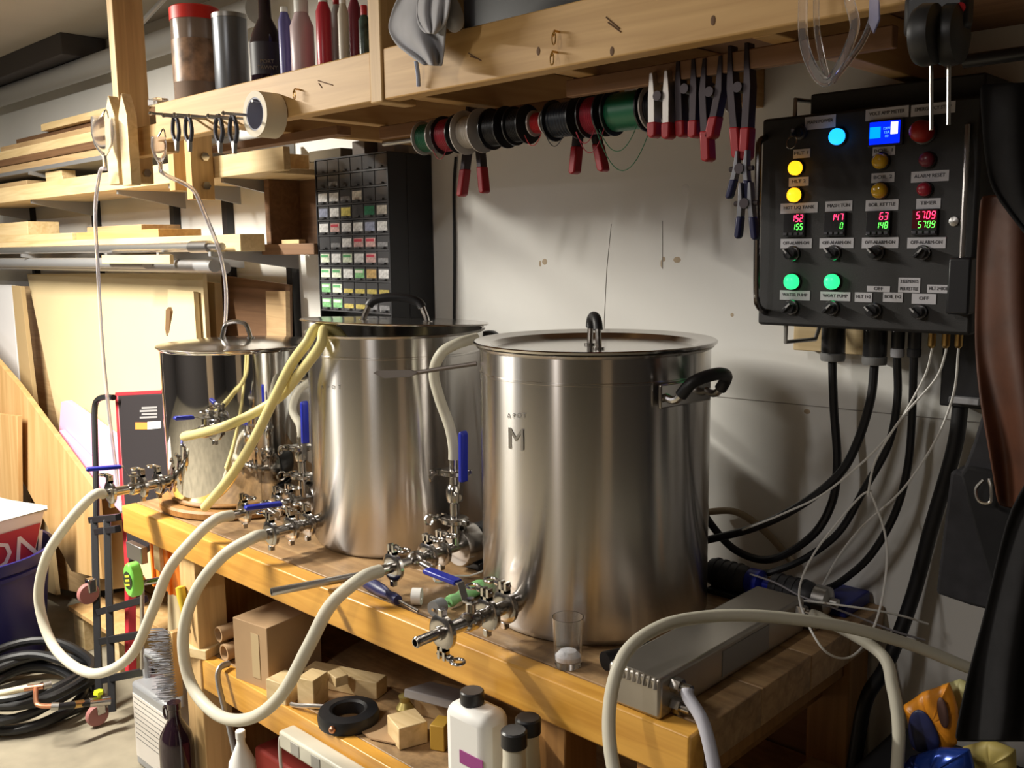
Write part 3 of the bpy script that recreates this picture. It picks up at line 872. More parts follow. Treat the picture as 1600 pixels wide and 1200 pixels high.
for zz in (0.03, .12):
    B().cyl((b1.x + .018, 1.545, b1.z + zz), (b1.x + .03, 1.545, b1.z + zz), .014, n=6).ob('bolt', steel, sh)
for i, (pa, pb, pc) in enumerate((((165, 182), 150, 290), ((187, 201), 146, 291))):
    x0, x1 = P(pa[0], 220, y=1.19).x, P(pa[1], 220, y=1.19).x
    zt_, zb_ = P(pa[0], pb, y=1.19).z, P(pa[0], pc, y=1.19).z
    xm = (x0 + x1) / 2
    tag(B().prism([(x0, 1.19, zb_), (x1, 1.19, zb_), (x1, 1.19, zt_ - .06), (xm, 1.19, zt_), (x0, 1.19, zt_ - .06)], (0, .028, 0)).ob('wooden_stake', palepine, bevel=.002), ('pointed pale wooden stake with chipped edge hung beside the clear cup', 'pointed pale wooden stake fastened against the hanging post')[i], 'stake')
# beam details: dark marks, nails
mk = mat('pencil_mark', (.16, .09, .05), .8)
for a, b, c, d in ((497, 126, 520, 133), (498, 130, 503, 137), (947, 27, 968, 45), (950, 35, 970, 50), (732, 83, 752, 95), (735, 88, 748, 92)):
    B().tube([P(a, b, y=SY - .0005), P(c, d, y=SY - .0005)], .0012, 5).ob('pencil_mark', mk, sh)
for a, b in ((956, 80), (1114, 32), (841, 80), (588, 105), (442, 160)):
    q = P(a, b, y=SY - .0004)
    B().ball(q, .006, (.7, .08, 1.2), 10).ob('knot', mk, sh)
for a, b, t_ in ((874, 50, 1), (871, 82, 1), (468, 140, 1)):
    q = P(a, b, y=SY)
    n_ = B()
    n_.tube([q + Y * .002, q - Y * .012, q - Y * .016 - Z * .008], .002, 6)
    n_.tube([q - Y * .014 + V((.004 * math.sin(u), 0, -.012 + .010 * math.cos(u))) for u in [i * math.pi / 5 for i in range(10)]], .0012, 5, closed=True)
    tag(n_.ob('brass_hook', brass), {874: 'small brass hook high on the beam above the spools', 871: 'small brass hook low on the beam above the spools', 468: 'small brass hook on the beam beside the tape roll'}[a], 'hook')

# ---- things on the shelf
DZ = SB + .106
def onshelf(px0, px1, pytop, y, label, name, m, kind, **k):
    c = P((px0 + px1) / 2, 90, y=y)
    r = SZ((px1 - px0) / 2, c)
    y = max(y, SY + .042 + r * 1.04)
    c = P((px0 + px1) / 2, 90, y=y)
    r = SZ((px1 - px0) / 2, c)
    top = P((px0 + px1) / 2, pytop, y=y).z
    return V((c.x, y, DZ)), r, top - DZ
def can(px0, px1, pyt, y, label, name, body, lidm, lh=.02, shoulder=.0, cat='can', band=None):
    q, r, h = onshelf(px0, px1, pyt, y, label, name, None, None)
    t = thing(name, q, label, cat)
    B().lathe(q, Z, [(r * .97, 0), (r, .004), (r, h - lh - shoulder), (r * (1 if not shoulder else .55), h - lh)], 28).ob('body', body, t)
    rl = r * (1.03 if not shoulder else .6)
    B().lathe(q + Z * (h - lh), Z, [(rl, 0), (rl, lh * .9), (rl * .94, lh)], 28).ob('cap', lidm, t)
    if band:
        B().lathe(q + Z * (h * .2), Z, [(r + .0006, 0), (r + .0006, h * .45)], 28).ob('label', band, t)
    return t
jar = mat('tinted_jar', (.40, .30, .24), .2, trans=.35)
can(271, 345, 12, 1.32, 'wide clear jar with bright red lid at the end of the shelf', 'storage_jar', jar, mat('bright_red', (.75, .03, .02), .4), .035, cat='jar', band=mat('jar_label', (.34, .20, .12), .4, noise=.6, nscale=30))
can(335, 388, 22, 1.36, 'grey metal can beside the red lidded jar', 'metal_can', mat('can_grey', (.22, .23, .25), .3, .6), dullsteel, .012)
c_, r_, h_ = onshelf(392, 442, -20, 1.31, '', '', None, None)
bt = thing('wine_bottle', c_, 'dark squat bottle of tawny port with long neck on the shelf', 'bottle')
dg = mat('dark_bottle', (.018, .008, .014), .08, coat=.5)
B().lathe(c_, Z, [(r_ * .96, 0), (r_, .006), (r_, .10), (r_ * .8, .125), (.016, .155), (.014, .22), (.016, .222), (.016, .235), (.001, .236)], 32).ob('glass', dg, bt)
nv = (CAM - c_); nv.z = 0; nv.normalize()
B().lathe(c_ + Z * .02, Z, [(r_ + .0006, 0), (r_ + .0006, .075)], 32).ob('label', mat('port_label', (.03, .022, .028), .5), bt)
for i, (s_, zz) in enumerate((('PORT', .048), ('TAWNY', .034))):
    text(s_, .013, mat('gold_print', (.25, .20, .13), .5), bt, c_ + nv * (r_ + .0012) + Z * zz, Z.cross(nv), Z, 'lettering')
can(437, 457, 10, 1.30, 'slim blue and white tube standing beside the dark bottle', 'glue_tube', mat('blue_tube', (.12, .11, .30), .35), white, .012, .02, 'tube')
can(455, 492, -2, 1.31, 'pale pink plastic bottle with white shoulder on the shelf', 'glue_bottle', mat('pink_bottle', (.55, .42, .44), .35), white, .03, .03, 'bottle')
can(496, 520, -12, 1.31, 'tall red spray can on the shelf', 'spray_can', mat('spray_red', (.50, .03, .05), .3), white, .02, .02, band=None)
can(520, 536, -8, 1.36, 'slim grey white spray can behind the red one', 'spray_can', mat('spray_grey', (.42, .42, .44), .35), red, .02, .02)
can(530, 547, -10, 1.30, 'thin cream tube standing by the shelf post', 'caulk_tube', mat('cream_tube', (.55, .50, .42), .4), white, .02, .02, 'tube')
can(546, 566, -16, 1.37, 'maroon bottle standing behind the cream tube', 'paint_bottle', mat('maroon', (.20, .02, .04), .4), blackpl, .02, .02, 'bottle')
can(562, 580, 8, 1.31, 'dark can with green print next to the shelf post', 'oil_can', mat('dark_green_can', (.035, .06, .05), .35, noise=.8, nscale=60), red, .02, .01)
q = P(259, 158, y=1.255)
tag(B().box((q.x - .012, 1.2395, ST + .0085), (.05, .036, .018)).ob('plastic_clip', clear, bevel=.002), 'small clear plastic block on the end of the beam', 'block')
x0, x1 = P(722, 40, y=1.34).x, P(1030, -10, y=1.34).x
bc2 = thing('tool_case', ((x0 + x1) / 2, 1.45, DZ), 'long black tool case lying on the shelf behind the beam', 'case')
B().bb((x0, 1.34, DZ), (x1, 1.58, DZ + .16)).ob('body', blackpl, bc2, .01)
B().bb((x0 - .004, 1.335, DZ + .09), (x1 + .004, 1.585, DZ + .10)).ob('seam', black, bc2, .002)
tag(B().bb((x0 - .06, 1.30, DZ), (x0 - .006, 1.42, DZ + .2)).ob('wood_offcut', pine_z, bevel=.002), 'orange pine offcut standing beside the grey cap', 'offcut')
# grey cap hung over the beam
gc = thing('work_glove', P(665, 50, y=1.19), 'pair of grey fabric gloves draped over the beam', 'gloves')
def blob(name, pix, y, th, m, parent, sub=2):
    """a puffed cloth shape from an outline: inset rings swell toward both sides"""
    pts = [P(a, b, y=y) for a, b in pix]
    c = sum(pts, V()) / len(pts)
    n = len(pts)
    vs, fs = [], []
    for s in (1, -1):
        for k, (sc, dy) in enumerate(((1, 0), (.8, .75), (.5, 1))):
            if s == -1 and k == 0:
                continue
            for i, p in enumerate(pts):
                w = 1 + .25 * math.sin(i * 2.3 + k)
                vs.append(c + (p - c) * sc - Y * s * th * dy * w)
    r = lambda k: k * n
    order = [(2, 1), (1, 0), (0, 3), (3, 4)]
    for a, b in order:
        for i in range(n):
            j = (i + 1) % n
            fs.append((r(a) + i, r(b) + i, r(b) + j, r(a) + j))
    vs += [c - Y * th * 1.05, c + Y * th * 1.05]
    for i in range(n):
        j = (i + 1) % n
        fs.append((len(vs) - 2, r(2) + i, r(2) + j))
        fs.append((len(vs) - 1, r(4) + j, r(4) + i))
    return B().add(vs, fs).ob(name, m, parent, subsurf=sub)
def drape(name, L, Rr, y, m, label, cat, folds=5, amp=.018, th=.006, rows=14, cols=26, parent=None):
    """cloth between two pixel polylines (top to bottom) hung around depth y with vertical folds"""
    def at(poly, t):
        t *= len(poly) - 1
        i = min(int(t), len(poly) - 2)
        f = t - i
        return [poly[i][k] * (1 - f) + poly[i + 1][k] * f for k in (0, 1)]
    vs, fs = [], []
    for r in range(rows):
        a, b = at(L, r / (rows - 1)), at(Rr, r / (rows - 1))
        for c in range(cols):
            u = c / (cols - 1)
            px, py = a[0] * (1 - u) + b[0] * u, a[1] * (1 - u) + b[1] * u
            w = amp * (.35 + .65 * r / rows) * math.sin(u * folds * 2 * math.pi + .6 * math.sin(r * .5)) + .6 * amp * math.sin(u * 3 + r * .4)
            vs.append(P(px, py, y=y + w))
    for r in range(rows - 1):
        for c in range(cols - 1):
            k = r * cols + c
            fs.append((k, k + 1, k + cols + 1, k + cols))
    o = B().add(vs, fs).ob(name, m, parent, subsurf=1, solid=th)
    return tag(o, label, cat) if label else o
drape('glove_cuff', [(632, -25), (614, 10), (604, 44), (616, 68), (640, 86), (664, 102)], [(700, -25), (700, 5), (698, 30), (696, 55), (694, 80), (690, 104)], 1.172, greycloth, None, None, 1.6, .016, .005, 12, 22, gc)
drape('glove_fingers', [(655, -25), (651, 0), (650, 25), (655, 42), (668, 52)], [(706, -25), (704, 0), (700, 25), (694, 40), (680, 54)], 1.150, greycloth, None, None, 2.5, .012, .006, 10, 20, gc)
blob('glove_thumb', [(700, -20), (716, 0), (724, 25), (722, 46), (710, 56), (698, 48), (694, 20)], 1.178, .012, greycloth, gc)
B().tube(spline([P(650, 95, y=1.20), P(653, 115, y=1.205), P(654, 135, y=1.21)], 4), .004, 8).ob('hang_tab', mat('pale_blue', (.4, .45, .6), .5), gc)
# roll of masking tape hung on the beam
tc_ = P(398, 178, y=1.165)
rt = SZ(35, tc_)
tr = thing('tape_roll', (tc_.x, 1.19, tc_.z - rt), 'cream roll of masking tape hanging on the front of the beam', 'tape')
B().lathe((tc_.x, 1.165, tc_.z), Y, [(rt * .72, 0), (rt, 0), (rt, .052), (rt * .72, .052)], 48, close=True).ob('tape', mat('masking_tape', (.66, .58, .44), .6), tr, ang=40)
B().lathe((tc_.x, 1.1655, tc_.z), Y, [(rt * .66, .0), (rt * .72, 0), (rt * .72, .051), (rt * .66, .051)], 48, close=True).ob('core', mat('tape_core', (.30, .31, .40), .6), tr, ang=40)
tag(B().cyl((tc_.x, 1.16, tc_.z + rt * .55), (tc_.x, 1.222, tc_.z + rt * .55), .003).ob('nail', steel), 'nail in the beam carrying the tape roll', 'nail')
# pegs with hanging pliers left of the tape
for i, (a, b) in enumerate(((247, 178), (268, 182), (285, 180), (308, 182), (338, 182), (362, 178))):
    q = P(a, b, y=1.13)
    t = thing('peg_hook', (q.x, SY, q.z), ['steel peg at the very end of the beam next to the small funnel', 'steel peg carrying the first dark pliers', 'steel peg between the two dark pliers', 'bare steel peg midway along the row on the beam', 'steel peg carrying the dark snips', 'steel peg right beside the masking tape roll'][i], 'peg', 'pegs on the beam')
    B().cyl((q.x, 1.11, q.z), (q.x, SY + .004, q.z + .002), .0032, n=8).ob('rod', dullsteel, t)
    B().ball((q.x, 1.11, q.z), .005, n=8).ob('tip', steel, t)
dkm = mat('dark_tool', (.06, .06, .075), .45, .5)
for i, (a0, a1, yb, lb) in enumerate(((262, 285, 205, 'pliers'), (285, 302, 205, 'pliers'), (330, 352, 205, 'shears'), (352, 375, 203, 'shears'))):
    q = P((a0 + a1) / 2, 184, y=1.155)
    t = thing('hanging_pliers', q, ('dark pliers on the peg next to the clear cup', 'dark pliers on the second peg of the beam', 'dark snips on the peg close to the tape roll', 'dark snips touching the tape roll')[i], 'pliers')
    for s in (-1, 1):
        B().tube(spline([q + X * s * .002 + Z * .006, q + X * s * .012 - Z * .01, q + X * s * .016 - Z * .035, q + X * s * .006 - Z * .055], 5), .005, 8).ob('handle', dkm, t)
    B().prism([q + V(v) for v in ((-.008, -.004, -.052), (.008, -.004, -.052), (.003, -.004, -.08), (-.003, -.004, -.08))], (0, .009, 0)).ob('jaw', dullsteel, t, .001)
# clear cups with vinyl tubes
def cup(px, py, pw, phh, y, label, pts, lab2):
    q = P(px, py + phh / 2, y=y)
    r = SZ(pw / 2, q)
    h = SZ(phh, q)
    t = thing('plastic_funnel', q, label, 'funnel')
    B().lathe(q, Z, [(.005, -h * .35), (.006, 0), (r * .8, h * .3), (r, h * .6), (r * .92, h), (r * .86, h), (r * .94, h * .6), (r * .74, h * .33), (.004, .004)], 24).ob('bowl', clear, t)
    B().tube(spline([q + Z * h, q + V((.01, .01, h + .02)), q + V((0, .02, h + .0)),], 4), .002, 6).ob('wire', steel, t)
    hose('vinyl_tube', [q - Z * h * .3] + pts, .0055, vinyl, lab2, 10, 10, 'tube')
cup(163, 215, 34, 60, 1.16, 'clear plastic funnel hanging in front of the pointed stake', pl([(156, 270, 1.16), (149, 330, 1.17), (153, 420, 1.19), (160, 540, 1.21), (172, 660, 1.22), (184, 755, 1.22), (190, 800, 1.2)]), 'long clear vinyl tube dropping from the first funnel past the bench')
cup(250, 235, 24, 40, 1.18, 'small clear funnel hanging between the two posts', pl([(262, 275, 1.2), (300, 295, 1.25), (318, 330, 1.28), (342, 390, 1.33), (352, 440, 1.38), (353, 490, 1.44), (349, 524, 1.47)]), 'clear vinyl tube from the small funnel to the shiny lid')

# ============================================================ wire spools on a rod
RYY, RZZ = 1.40, P(880, 187, y=1.40).z
tag(B().cyl((-1.75, RYY, RZZ), (-.865, RYY, RZZ), .006).ob('spool_rod', dullsteel), 'thin steel rod carrying the wire spools under the shelf', 'rod')
def spool(px, rpx, w, flange, wire, label, loops=0, lw=.8, lf=1.0):
    x = P(px, 187, y=RYY).x
    r = min(SZ(rpx, (x, RYY, RZZ)), SB - RZZ - .001)
    t = thing('wire_spool', (x, RYY, RZZ - r), label, 'spool', None)
    for s in (-1, 1):
        B().lathe((x + s * w / 2 - .0015, RYY, RZZ), X, [(.0065, 0), (r, 0), (r, .003), (.0065, .003)], 32, close=True).ob('flange', flange, t)
    B().lathe((x - w / 2 + .002, RYY, RZZ), X, [(.0066, 0)] + [(r * lw + (.0012 if i % 2 else 0), i * (w - .004) / 16) for i in range(17)] + [(.0066, w - .004)], 28).ob('wire_winding', wire, t)
    for k in range(loops):
        hw, dp = (.022 + .010 * k) * lf, (.022 + .018 * k) * lf
        pts = [V((x + .012 * k - .004 + hw * u, RYY - r * .75, RZZ - r * .5 - dp * (1 - u * u) - .01)) for u in [q / 8 for q in range(-8, 9)]]
        B().tube(pts, .0008, 6).ob('loose_wire', wire, t)
    return t
wm = lambda n, c: mat('wire_' + n, c, .4)
clr = mat('spool_clear', (.45, .42, .40), .3)
spool(672, 26, .045, clr, wm('green', (.01, .10, .05)), 'small green wire spool at the cabinet end of the rod')
spool(705, 30, .045, blackpl, wm('red', (.28, .012, .03)), 'red wire spool beside the small green one', 1)
spool(740, 34, .05, clr, wm('white', (.42, .38, .34)), 'clear flanged spool of white wire', 0, .7)
spool(780, 32, .042, blackpl, wm('black', (.012, .012, .014)), 'black spool with solid flange next to the white wire', 0)
spool(815, 30, .036, blackpl, wm('black', (.012, .012, .014)), 'black spool with a worn paper label', 0)
spool(845, 20, .032, clr, wm('brightred', (.40, .015, .02)), 'tiny bright red wire spool', 1, .75)
spool(885, 32, .06, blackpl, wm('blueblack', (.012, .016, .026)), 'wide spool of blue black wire', 1)
spool(933, 34, .038, blackpl, wm('red', (.28, .012, .03)), 'red wire spool beside the large green one', 2)
spool(985, 36, .075, blackpl, wm('biggreen', (.008, .12, .055)), 'large green wire spool with loose loops', 2, .8, 1.9)
spool(1032, 34, .04, clr, wm('black', (.012, .012, .014)), 'pale rimmed spool of black wire behind the silver clamp', 0)
spool(1086, 26, .06, blackpl, wm('black', (.012, .012, .014)), 'dark spool between the hanging red clamps', 0)
spool(1130, 22, .02, clr, clr, 'empty grey spool at the panel end of the rod', 0, .5)
# worn label on the fifth spool
# ---- spring clamps hanging on a cleat
CY = 1.325
tag(B().bb((-1.13, CY - .008, SB - .03), (-.55, CY + .010, SB - .0005)).ob('clamp_cleat', deckwood, bevel=.002), 'dark wooden strip under the joists holding the spring clamps', 'cleat')
darkarm = mat('dark_arm', (.05, .04, .045), .45, .6)
tag(B().bb((-1.85, 1.467, SB - .03), (-1.2, 1.483, SB - .0005)).ob('clamp_cleat', deckwood, bevel=.002), 'dark wooden strip behind the spools holding two red clamps', 'cleat')
def spring_clamp(pxt, pyt, legs, body, grip, label, y=CY, th=.02, gl_=.5, w=.0065):
    """legs: pixel ends of the handles; opens at the top around the cleat"""
    top = P(pxt, pyt, y=y)
    t = thing('spring_clamp', P(legs[0][0], legs[0][1], y=y), label, 'clamp')
    mid = sum((P(a, b, y=y) for a, b in legs), V()) / len(legs)
    piv = top.lerp(mid, .38)
    for i, (a, b) in enumerate(legs):
        e = P(a, b, y=y)
        s = -1 if i == 0 else 1
        hx = (.016 if w > .005 else .009) * s
        m1 = piv + X * hx * .9
        g0 = m1.lerp(e, 1 - gl_)
        yy = Y * (th / 2)
        j = top + X * hx * .9
        B().prism([j - yy - X * w * .5, j - yy + X * w * .5, m1 - yy + X * w, g0 - yy + X * w, g0 - yy - X * w, m1 - yy - X * w], yy * 2).ob('arm', body, t, .001)
        d = (e - g0).normalized()
        B().prism([g0 - d * .004 - yy * 1.15 - X * w * 1.25, g0 - d * .004 - yy * 1.15 + X * w * 1.25, e - yy * 1.15 + X * w * 1.25, e + d * .004 - yy * 1.15, e - yy * 1.15 - X * w * 1.25], yy * 2.3).ob('grip', grip, t, .003)
    B().cyl(piv - Y * th * .7, piv + Y * th * .7, .008, n=12).cyl(piv - X * .02, piv + X * .02, .004, n=8).ob('spring', darkarm, t)
    return t
redg = mat('red_grip', (.30, .008, .015), .45)
darkarm = mat('dark_arm', (.05, .04, .045), .45, .6)
spring_clamp(742, 150, ((722, 305), (757, 300)), darkarm, redg, 'spring clamp with red grips hanging below the white wire spool', y=1.475, gl_=.40)
spring_clamp(912, 120, ((898, 270), (943, 266)), darkarm, redg, 'spring clamp with red grips hanging below the blue black spool', y=1.475, gl_=.42)
spring_clamp(1034, 112, ((1023, 213), (1045, 215)), mat('silver_arm', (.62, .58, .54), .3, .9), redg, 'silver spring clamp with short red grips', y=1.315, gl_=.3)
spring_clamp(1076, 95, ((1067, 212), (1086, 213)), darkarm, redg, 'dark spring clamp with short red grips behind the silver one', gl_=.28)
spring_clamp(1118, 90, ((1107, 250), (1112, 215)), darkarm, redg, 'spring clamp with one long red grip above the bare wall', gl_=.4)
spring_clamp(1158, 70, ((1155, 245), (1166, 248)), darkarm, redg, 'spring clamp with red grips holding up a blue clamp', gl_=.4)
navy = mat('navy_vinyl', (.012, .014, .06), .4)
def hang_clamp(top, legs, label, y, grip=navy):
    return spring_clamp(top[0], top[1], legs, mat('clamp_grey', (.20, .20, .22), .4, .8), grip, label, y=y, th=.012, gl_=.55, w=.0042)
hang_clamp((1161, 235), ((1140, 308), (1170, 312)), 'small steel clamp with dark blue grips hanging from a red one', CY - .012)
hang_clamp((1166, 285), ((1154, 370), (1180, 372)), 'small steel clamp with dark blue grips hanging lowest beside the panel', CY - .02)
hose('hanging_cable', [P(712, 245, y=WY - .006), P(709, 300, y=WY - .006), P(710, 400, y=WY - .006), P(709, 520, y=WY - .006)], .004, black, 'thin black cord running down the wall beside the drawer cabinet', cat='cord')

# ============================================================ drawer cabinet
CAX0, CAX1, CAY = P(498, 400, y=1.735).x, P(611, 400, y=1.735).x, 1.735
CZ0, CZ1 = P(555, 487, y=CAY).z, P(555, 243, y=CAY).z
dc = thing('drawer_cabinet', ((CAX0 + CAX1) / 2, 1.82, CZ0 - .10), 'black small parts cabinet with sixty clear drawers on the wall', 'cabinet')
cabm = mat('cabinet_black', (.016, .016, .019), .5)
B().bb((CAX0, 1.80, CZ0 - .10), (CAX1, WY - .002, CZ1)).ob('case', cabm, dc, .003)
W_, H_ = CAX1 - CAX0, CZ1 - CZ0
for i in range(11):
    z = CZ0 + i * H_ / 10
    B().bb((CAX0 + .004, CAY - .002, z - .0022), (CAX1 - .004, 1.80, z + .0022)).ob('rail', mat('rail_grey', (.07, .07, .075), .35), dc)
for xx in (CAX0, CAX1 - .006):
    B().bb((xx, CAY - .003, CZ0 - .10), (xx + .006, 1.80, CZ1)).ob('side_panel', cabm, dc, .001)
for i in range(1, 6):
    xx = CAX0 + .006 + i * (W_ - .012) / 6
    B().bb((xx - .0012, CAY + .004, CZ0), (xx + .0012, 1.80, CZ1)).ob('divider', cabm, dc)
drm = mat('drawer_smoke', (.085, .085, .09), .15, coat=.5)
cards = {'w': (.62, .62, .62), 'g': (.18, .42, .18), 'G': (.02, .18, .09), 'y': (.55, .48, .12), 'o': (.48, .32, .12), 'r': (.52, .34, .32), 'b': (.22, .24, .34), 'l': (.60, .66, .52), 'c': (.55, .52, .46), 'd': None, 'k': (.20, .20, .21), 'Y': (.42, .34, .08)}
rows = ['dddddd', 'dkdddd', 'wwkcdd', 'bwydGc', 'wrwwbw', 'dkwrrk', 'lwlwrk', 'llwgow', 'glYYYY', 'ggYYkk']
cw, rh = (W_ - .012) / 6, H_ / 10
for r in range(10):
    for c in range(6):
        x0 = CAX0 + .006 + c * cw
        z0 = CZ1 - (r + 1) * rh
        d = B().bb((x0 + .002, CAY, z0 + .003), (x0 + cw - .002, CAY + .06, z0 + rh - .004)).ob('drawer', drm, dc)
        B().bb((x0 + cw * .3, CAY - .008, z0 + .005), (x0 + cw * .7, CAY, z0 + .010)).ob('pull', drm, d)
        k = cards[rows[r][c]]
        if k:
            small = rows[r][c] in 'kY'
            B().bb((x0 + .006, CAY - .0012, z0 + .010), (x0 + cw - .006, CAY, z0 + (rh * .5 if small else rh - .010))).ob('card', mat('card_' + rows[r][c], k, .6, noise=.35, nscale=120), d)
            if rows[r][c] in 'lrg':
                B().bb((x0 + .008, CAY - .0018, z0 + rh * .55), (x0 + cw - .012, CAY - .001, z0 + rh * .72)).ob('print', mat('card_print_' + rows[r][c], {'l': (.10, .34, .14), 'r': (.45, .03, .06), 'g': (.7, .72, .6)}[rows[r][c]], .6), d)
# open tray under the drawers
B().bb((CAX0, CAY - .02, CZ0 - .105), (CAX1, 1.80, CZ0 - .07)).ob('bottom_tray', cabm, dc, .003)
for i in range(9):
    x = CAX0 + .04 + i * .028
    tag(B().cyl((x, 1.755, CZ0 - .069), (x + .006 * (-1) ** i, 1.757, CZ0 - .045), .006, n=8).ob('wire_nut', [brass, blackpl, brownwood][i % 3]), ['brass coloured wire nut lying in the cabinet tray', 'black wire nut lying in the cabinet tray', 'brown wire nut lying in the cabinet tray'][i % 3], 'wire nut', 'wire nuts in the cabinet tray')
for i, (a, b) in enumerate(((566, 222), (590, 207), (608, 222))):
    c = P(a, b, y=1.79)
    tag(B().box((c.x + (.012, -.012, .006)[i], 1.80, CZ1 + .0225 + (.045 if i == 1 else .001)), ((.06, .085, .06)[i], .07, .045), RZ((0, 8, 14)[i])).ob('small_carton', [mat('carton_a', (.22, .19, .17), .8), cardboard, mat('carton_c', (.30, .27, .27), .8)][i], bevel=.002), ['dull grey carton on top of the drawer cabinet', 'tan carton stacked in the middle on the drawer cabinet', 'pale carton on top of the drawer cabinet near the spools'][i], 'carton')
c = P(522, 228, y=1.79)
tag(B().bb((c.x - .11, 1.77, CZ1), (c.x + .06, 1.87, CZ1 + .035)).ob('parts_tray', mat('olive_tray', (.12, .09, .05), .7), bevel=.004), 'dull brown parts tray on top of the drawer cabinet', 'tray')

# ============================================================ control panel
PY = 1.69
def rx(px, py, y=PY): return P(px, py, y=y)
cp = thing('control_panel', (-.77, 1.8, P(1350, 520, y=PY).z), 'black brewery control panel with glowing lamps and digital readouts on the wall', 'control panel')
fx0, fx1 = rx(1187, 350).x, rx(1526, 350).x
fz0, fz1 = rx(1181, 507).z, rx(1193, 186).z
B().bb((fx0, PY, fz0), (fx1, PY + .03, fz1)).ob('door', blackpaint, cp, .006)
bx0 = P(1277, 165, y=1.75).x
B().bb((bx0, PY + .031, fz0 + .01), (fx1 - .008, WY - .002, P(1277, 150, y=1.75).z)).ob('enclosure', blackpaint, cp, .004)
# wire latches at top and bottom, bar handles
for za, zb_, sgn in ((fz1, P(1235, 160, y=1.73).z, 1), (fz0, P(1225, 532, y=1.73).z, -1)):
    xa = rx(1236, 180).x if sgn > 0 else rx(1222, 520).x
    B().tube([V((xa, PY + .015, za - sgn * .004)), V((xa, PY + .015, zb_)), V((xa + .02, PY + .10, zb_)), V((xa + .02, PY + .13, za - sgn * .01)), V((bx0 + .004, PY + .13, za - sgn * .012))], .0045, 8).ob('wire_latch', dullsteel, cp)
hb = spline([rx(1196, 215), rx(1187, 222, 1.66), rx(1185, 245, 1.645), rx(1183, 350, 1.64), rx(1182, 455, 1.645), rx(1185, 478, 1.66), rx(1196, 488)], 6)
B().tube(hb, .0062, 10).ob('bar_handle', mat('dark_chrome', (.25, .24, .24), .2, 1.0), cp)
B().tube([rx(1512, 195, 1.685), rx(1510, 250, 1.675), rx(1503, 400, 1.672), rx(1500, 450, 1.68)], .0045, 10).ob('latch_bar', mat('latch_bar', (.50, .47, .46), .3, .9), cp)
B().bb((rx(1490, 430).x, 1.66, rx(1500, 490).z), (rx(1526, 430).x, PY, rx(1500, 402).z)).ob('latch_clip', blackpl, cp, .004)
# labels
def lab(x0, y0, x1, y1, s, lines=1):
    a, b = rx(x0, (y0 + y1) / 2), rx(x1, (y0 + y1) / 2)
    zt_, zb_ = rx((x0 + x1) / 2, y0).z, rx((x0 + x1) / 2, y1).z
    o = B().bb((a.x, PY - .0012, zb_), (b.x, PY, zt_)).ob('label_strip', labelw, cp)
    rs = s.split('|')
    for i, q in enumerate(rs):
        zz = zt_ - (zt_ - zb_) * ((i + .5) / len(rs) if len(rs) > 1 else .45)
        w = b.x - a.x
        text(q, .0085, ink, o, ((a.x + b.x) / 2, PY - .0016, zz), X, Z, width=min(w * .82, len(q) * .0055))
for q in ((1258, 181, 1306, 201, 'MAIN POWER'), (1353, 168, 1420, 186, 'VOLT AMP METER'), (1424, 161, 1493, 179, 'EMERGENCY STOP'), (1240, 233, 1266, 247, 'HLT 1'), (1364, 229, 1399, 243, 'BOIL 1'), (1233, 277, 1264, 291, 'HLT 2'),
          (1362, 270, 1398, 285, 'BOIL 2'), (1424, 267, 1483, 284, 'ALARM RESET'), (1220, 317, 1278, 333, 'HOT LIQ TANK'), (1290, 314, 1332, 330, 'MASH TUN'), (1353, 312, 1404, 329, 'BOIL KETTLE'), (1432, 310, 1470, 326, 'TIMER'),
          (1220, 373, 1269, 388, 'OFF-ALARM-ON'), (1281, 372, 1334, 388, 'OFF-ALARM-ON'), (1347, 371, 1404, 388, 'OFF-ALARM-ON'), (1418, 371, 1478, 388, 'OFF-ALARM-ON'), (1219, 454, 1266, 469, 'WATER PUMP'), (1282, 456, 1329, 470, 'WORT PUMP'),
          (1336, 457, 1363, 472, 'HLT 1+2'), (1355, 447, 1391, 456, 'OFF'), (1380, 457, 1411, 472, 'BOIL 1+2'), (1404, 434, 1438, 457, '2 ELEMENTS|PER KETTLE'), (1425, 459, 1463, 475, 'OFF'), (1449, 445, 1486, 458, 'HLT 2+BOIL')):
    lab(*q)
def lamp(px, py, r, name, body, label=None, dome=.012, bez=True):
    c = rx(px, py)
    k = SZ(r, c)
    o = B().lathe(c, -Y, [(k * 1.15, 0), (k * 1.15, .004), (k * .98, .006), (.001, .006)], 24).ob('bezel', blackpl, cp)
    q = B().lathe(c - Y * .005, -Y, [(k, 0), (k, dome * .6), (k * .85, dome * .92), (k * .5, dome * 1.1), (.001, dome * 1.15)], 24).ob(name, body, o, ang=60)
    if label:
        q['label'] = label
em_ = lambda n, c, e, s: mat(n, c, .3, emit=e, es=s)
lamp(1311, 214, 12.5, 'lamp_lens', em_('lamp_blue', (.02, .2, .9), (.01, .32, 1.0), 2.0), 'glowing blue lamp')
amb = em_('lamp_amber', (.9, .5, .02), (1.0, .42, .01), 1.7)
lamp(1246, 263, 11, 'lamp_lens', amb, 'glowing amber lamp')
lamp(1244, 305, 11, 'lamp_lens', amb, 'glowing amber lamp')
grn = em_('lamp_green', (.02, .6, .2), (.03, 1.0, .26), 1.15)
lamp(1240, 440, 12, 'lamp_lens', grn, 'glowing green lamp')
lamp(1303, 440, 12, 'lamp_lens', grn, 'glowing green lamp')
yl = mat('lamp_yellow_off', (.62, .36, .01), .25, coat=.4)
lamp(1378, 252, 12, 'lamp_lens', yl, 'unlit yellow lamp')
lamp(1377, 298, 12, 'lamp_lens', yl, 'unlit yellow lamp')
lamp(1445, 206, 17, 'stop_button', mat('stop_red', (.38, .02, .015), .4), 'red mushroom stop button', .026)
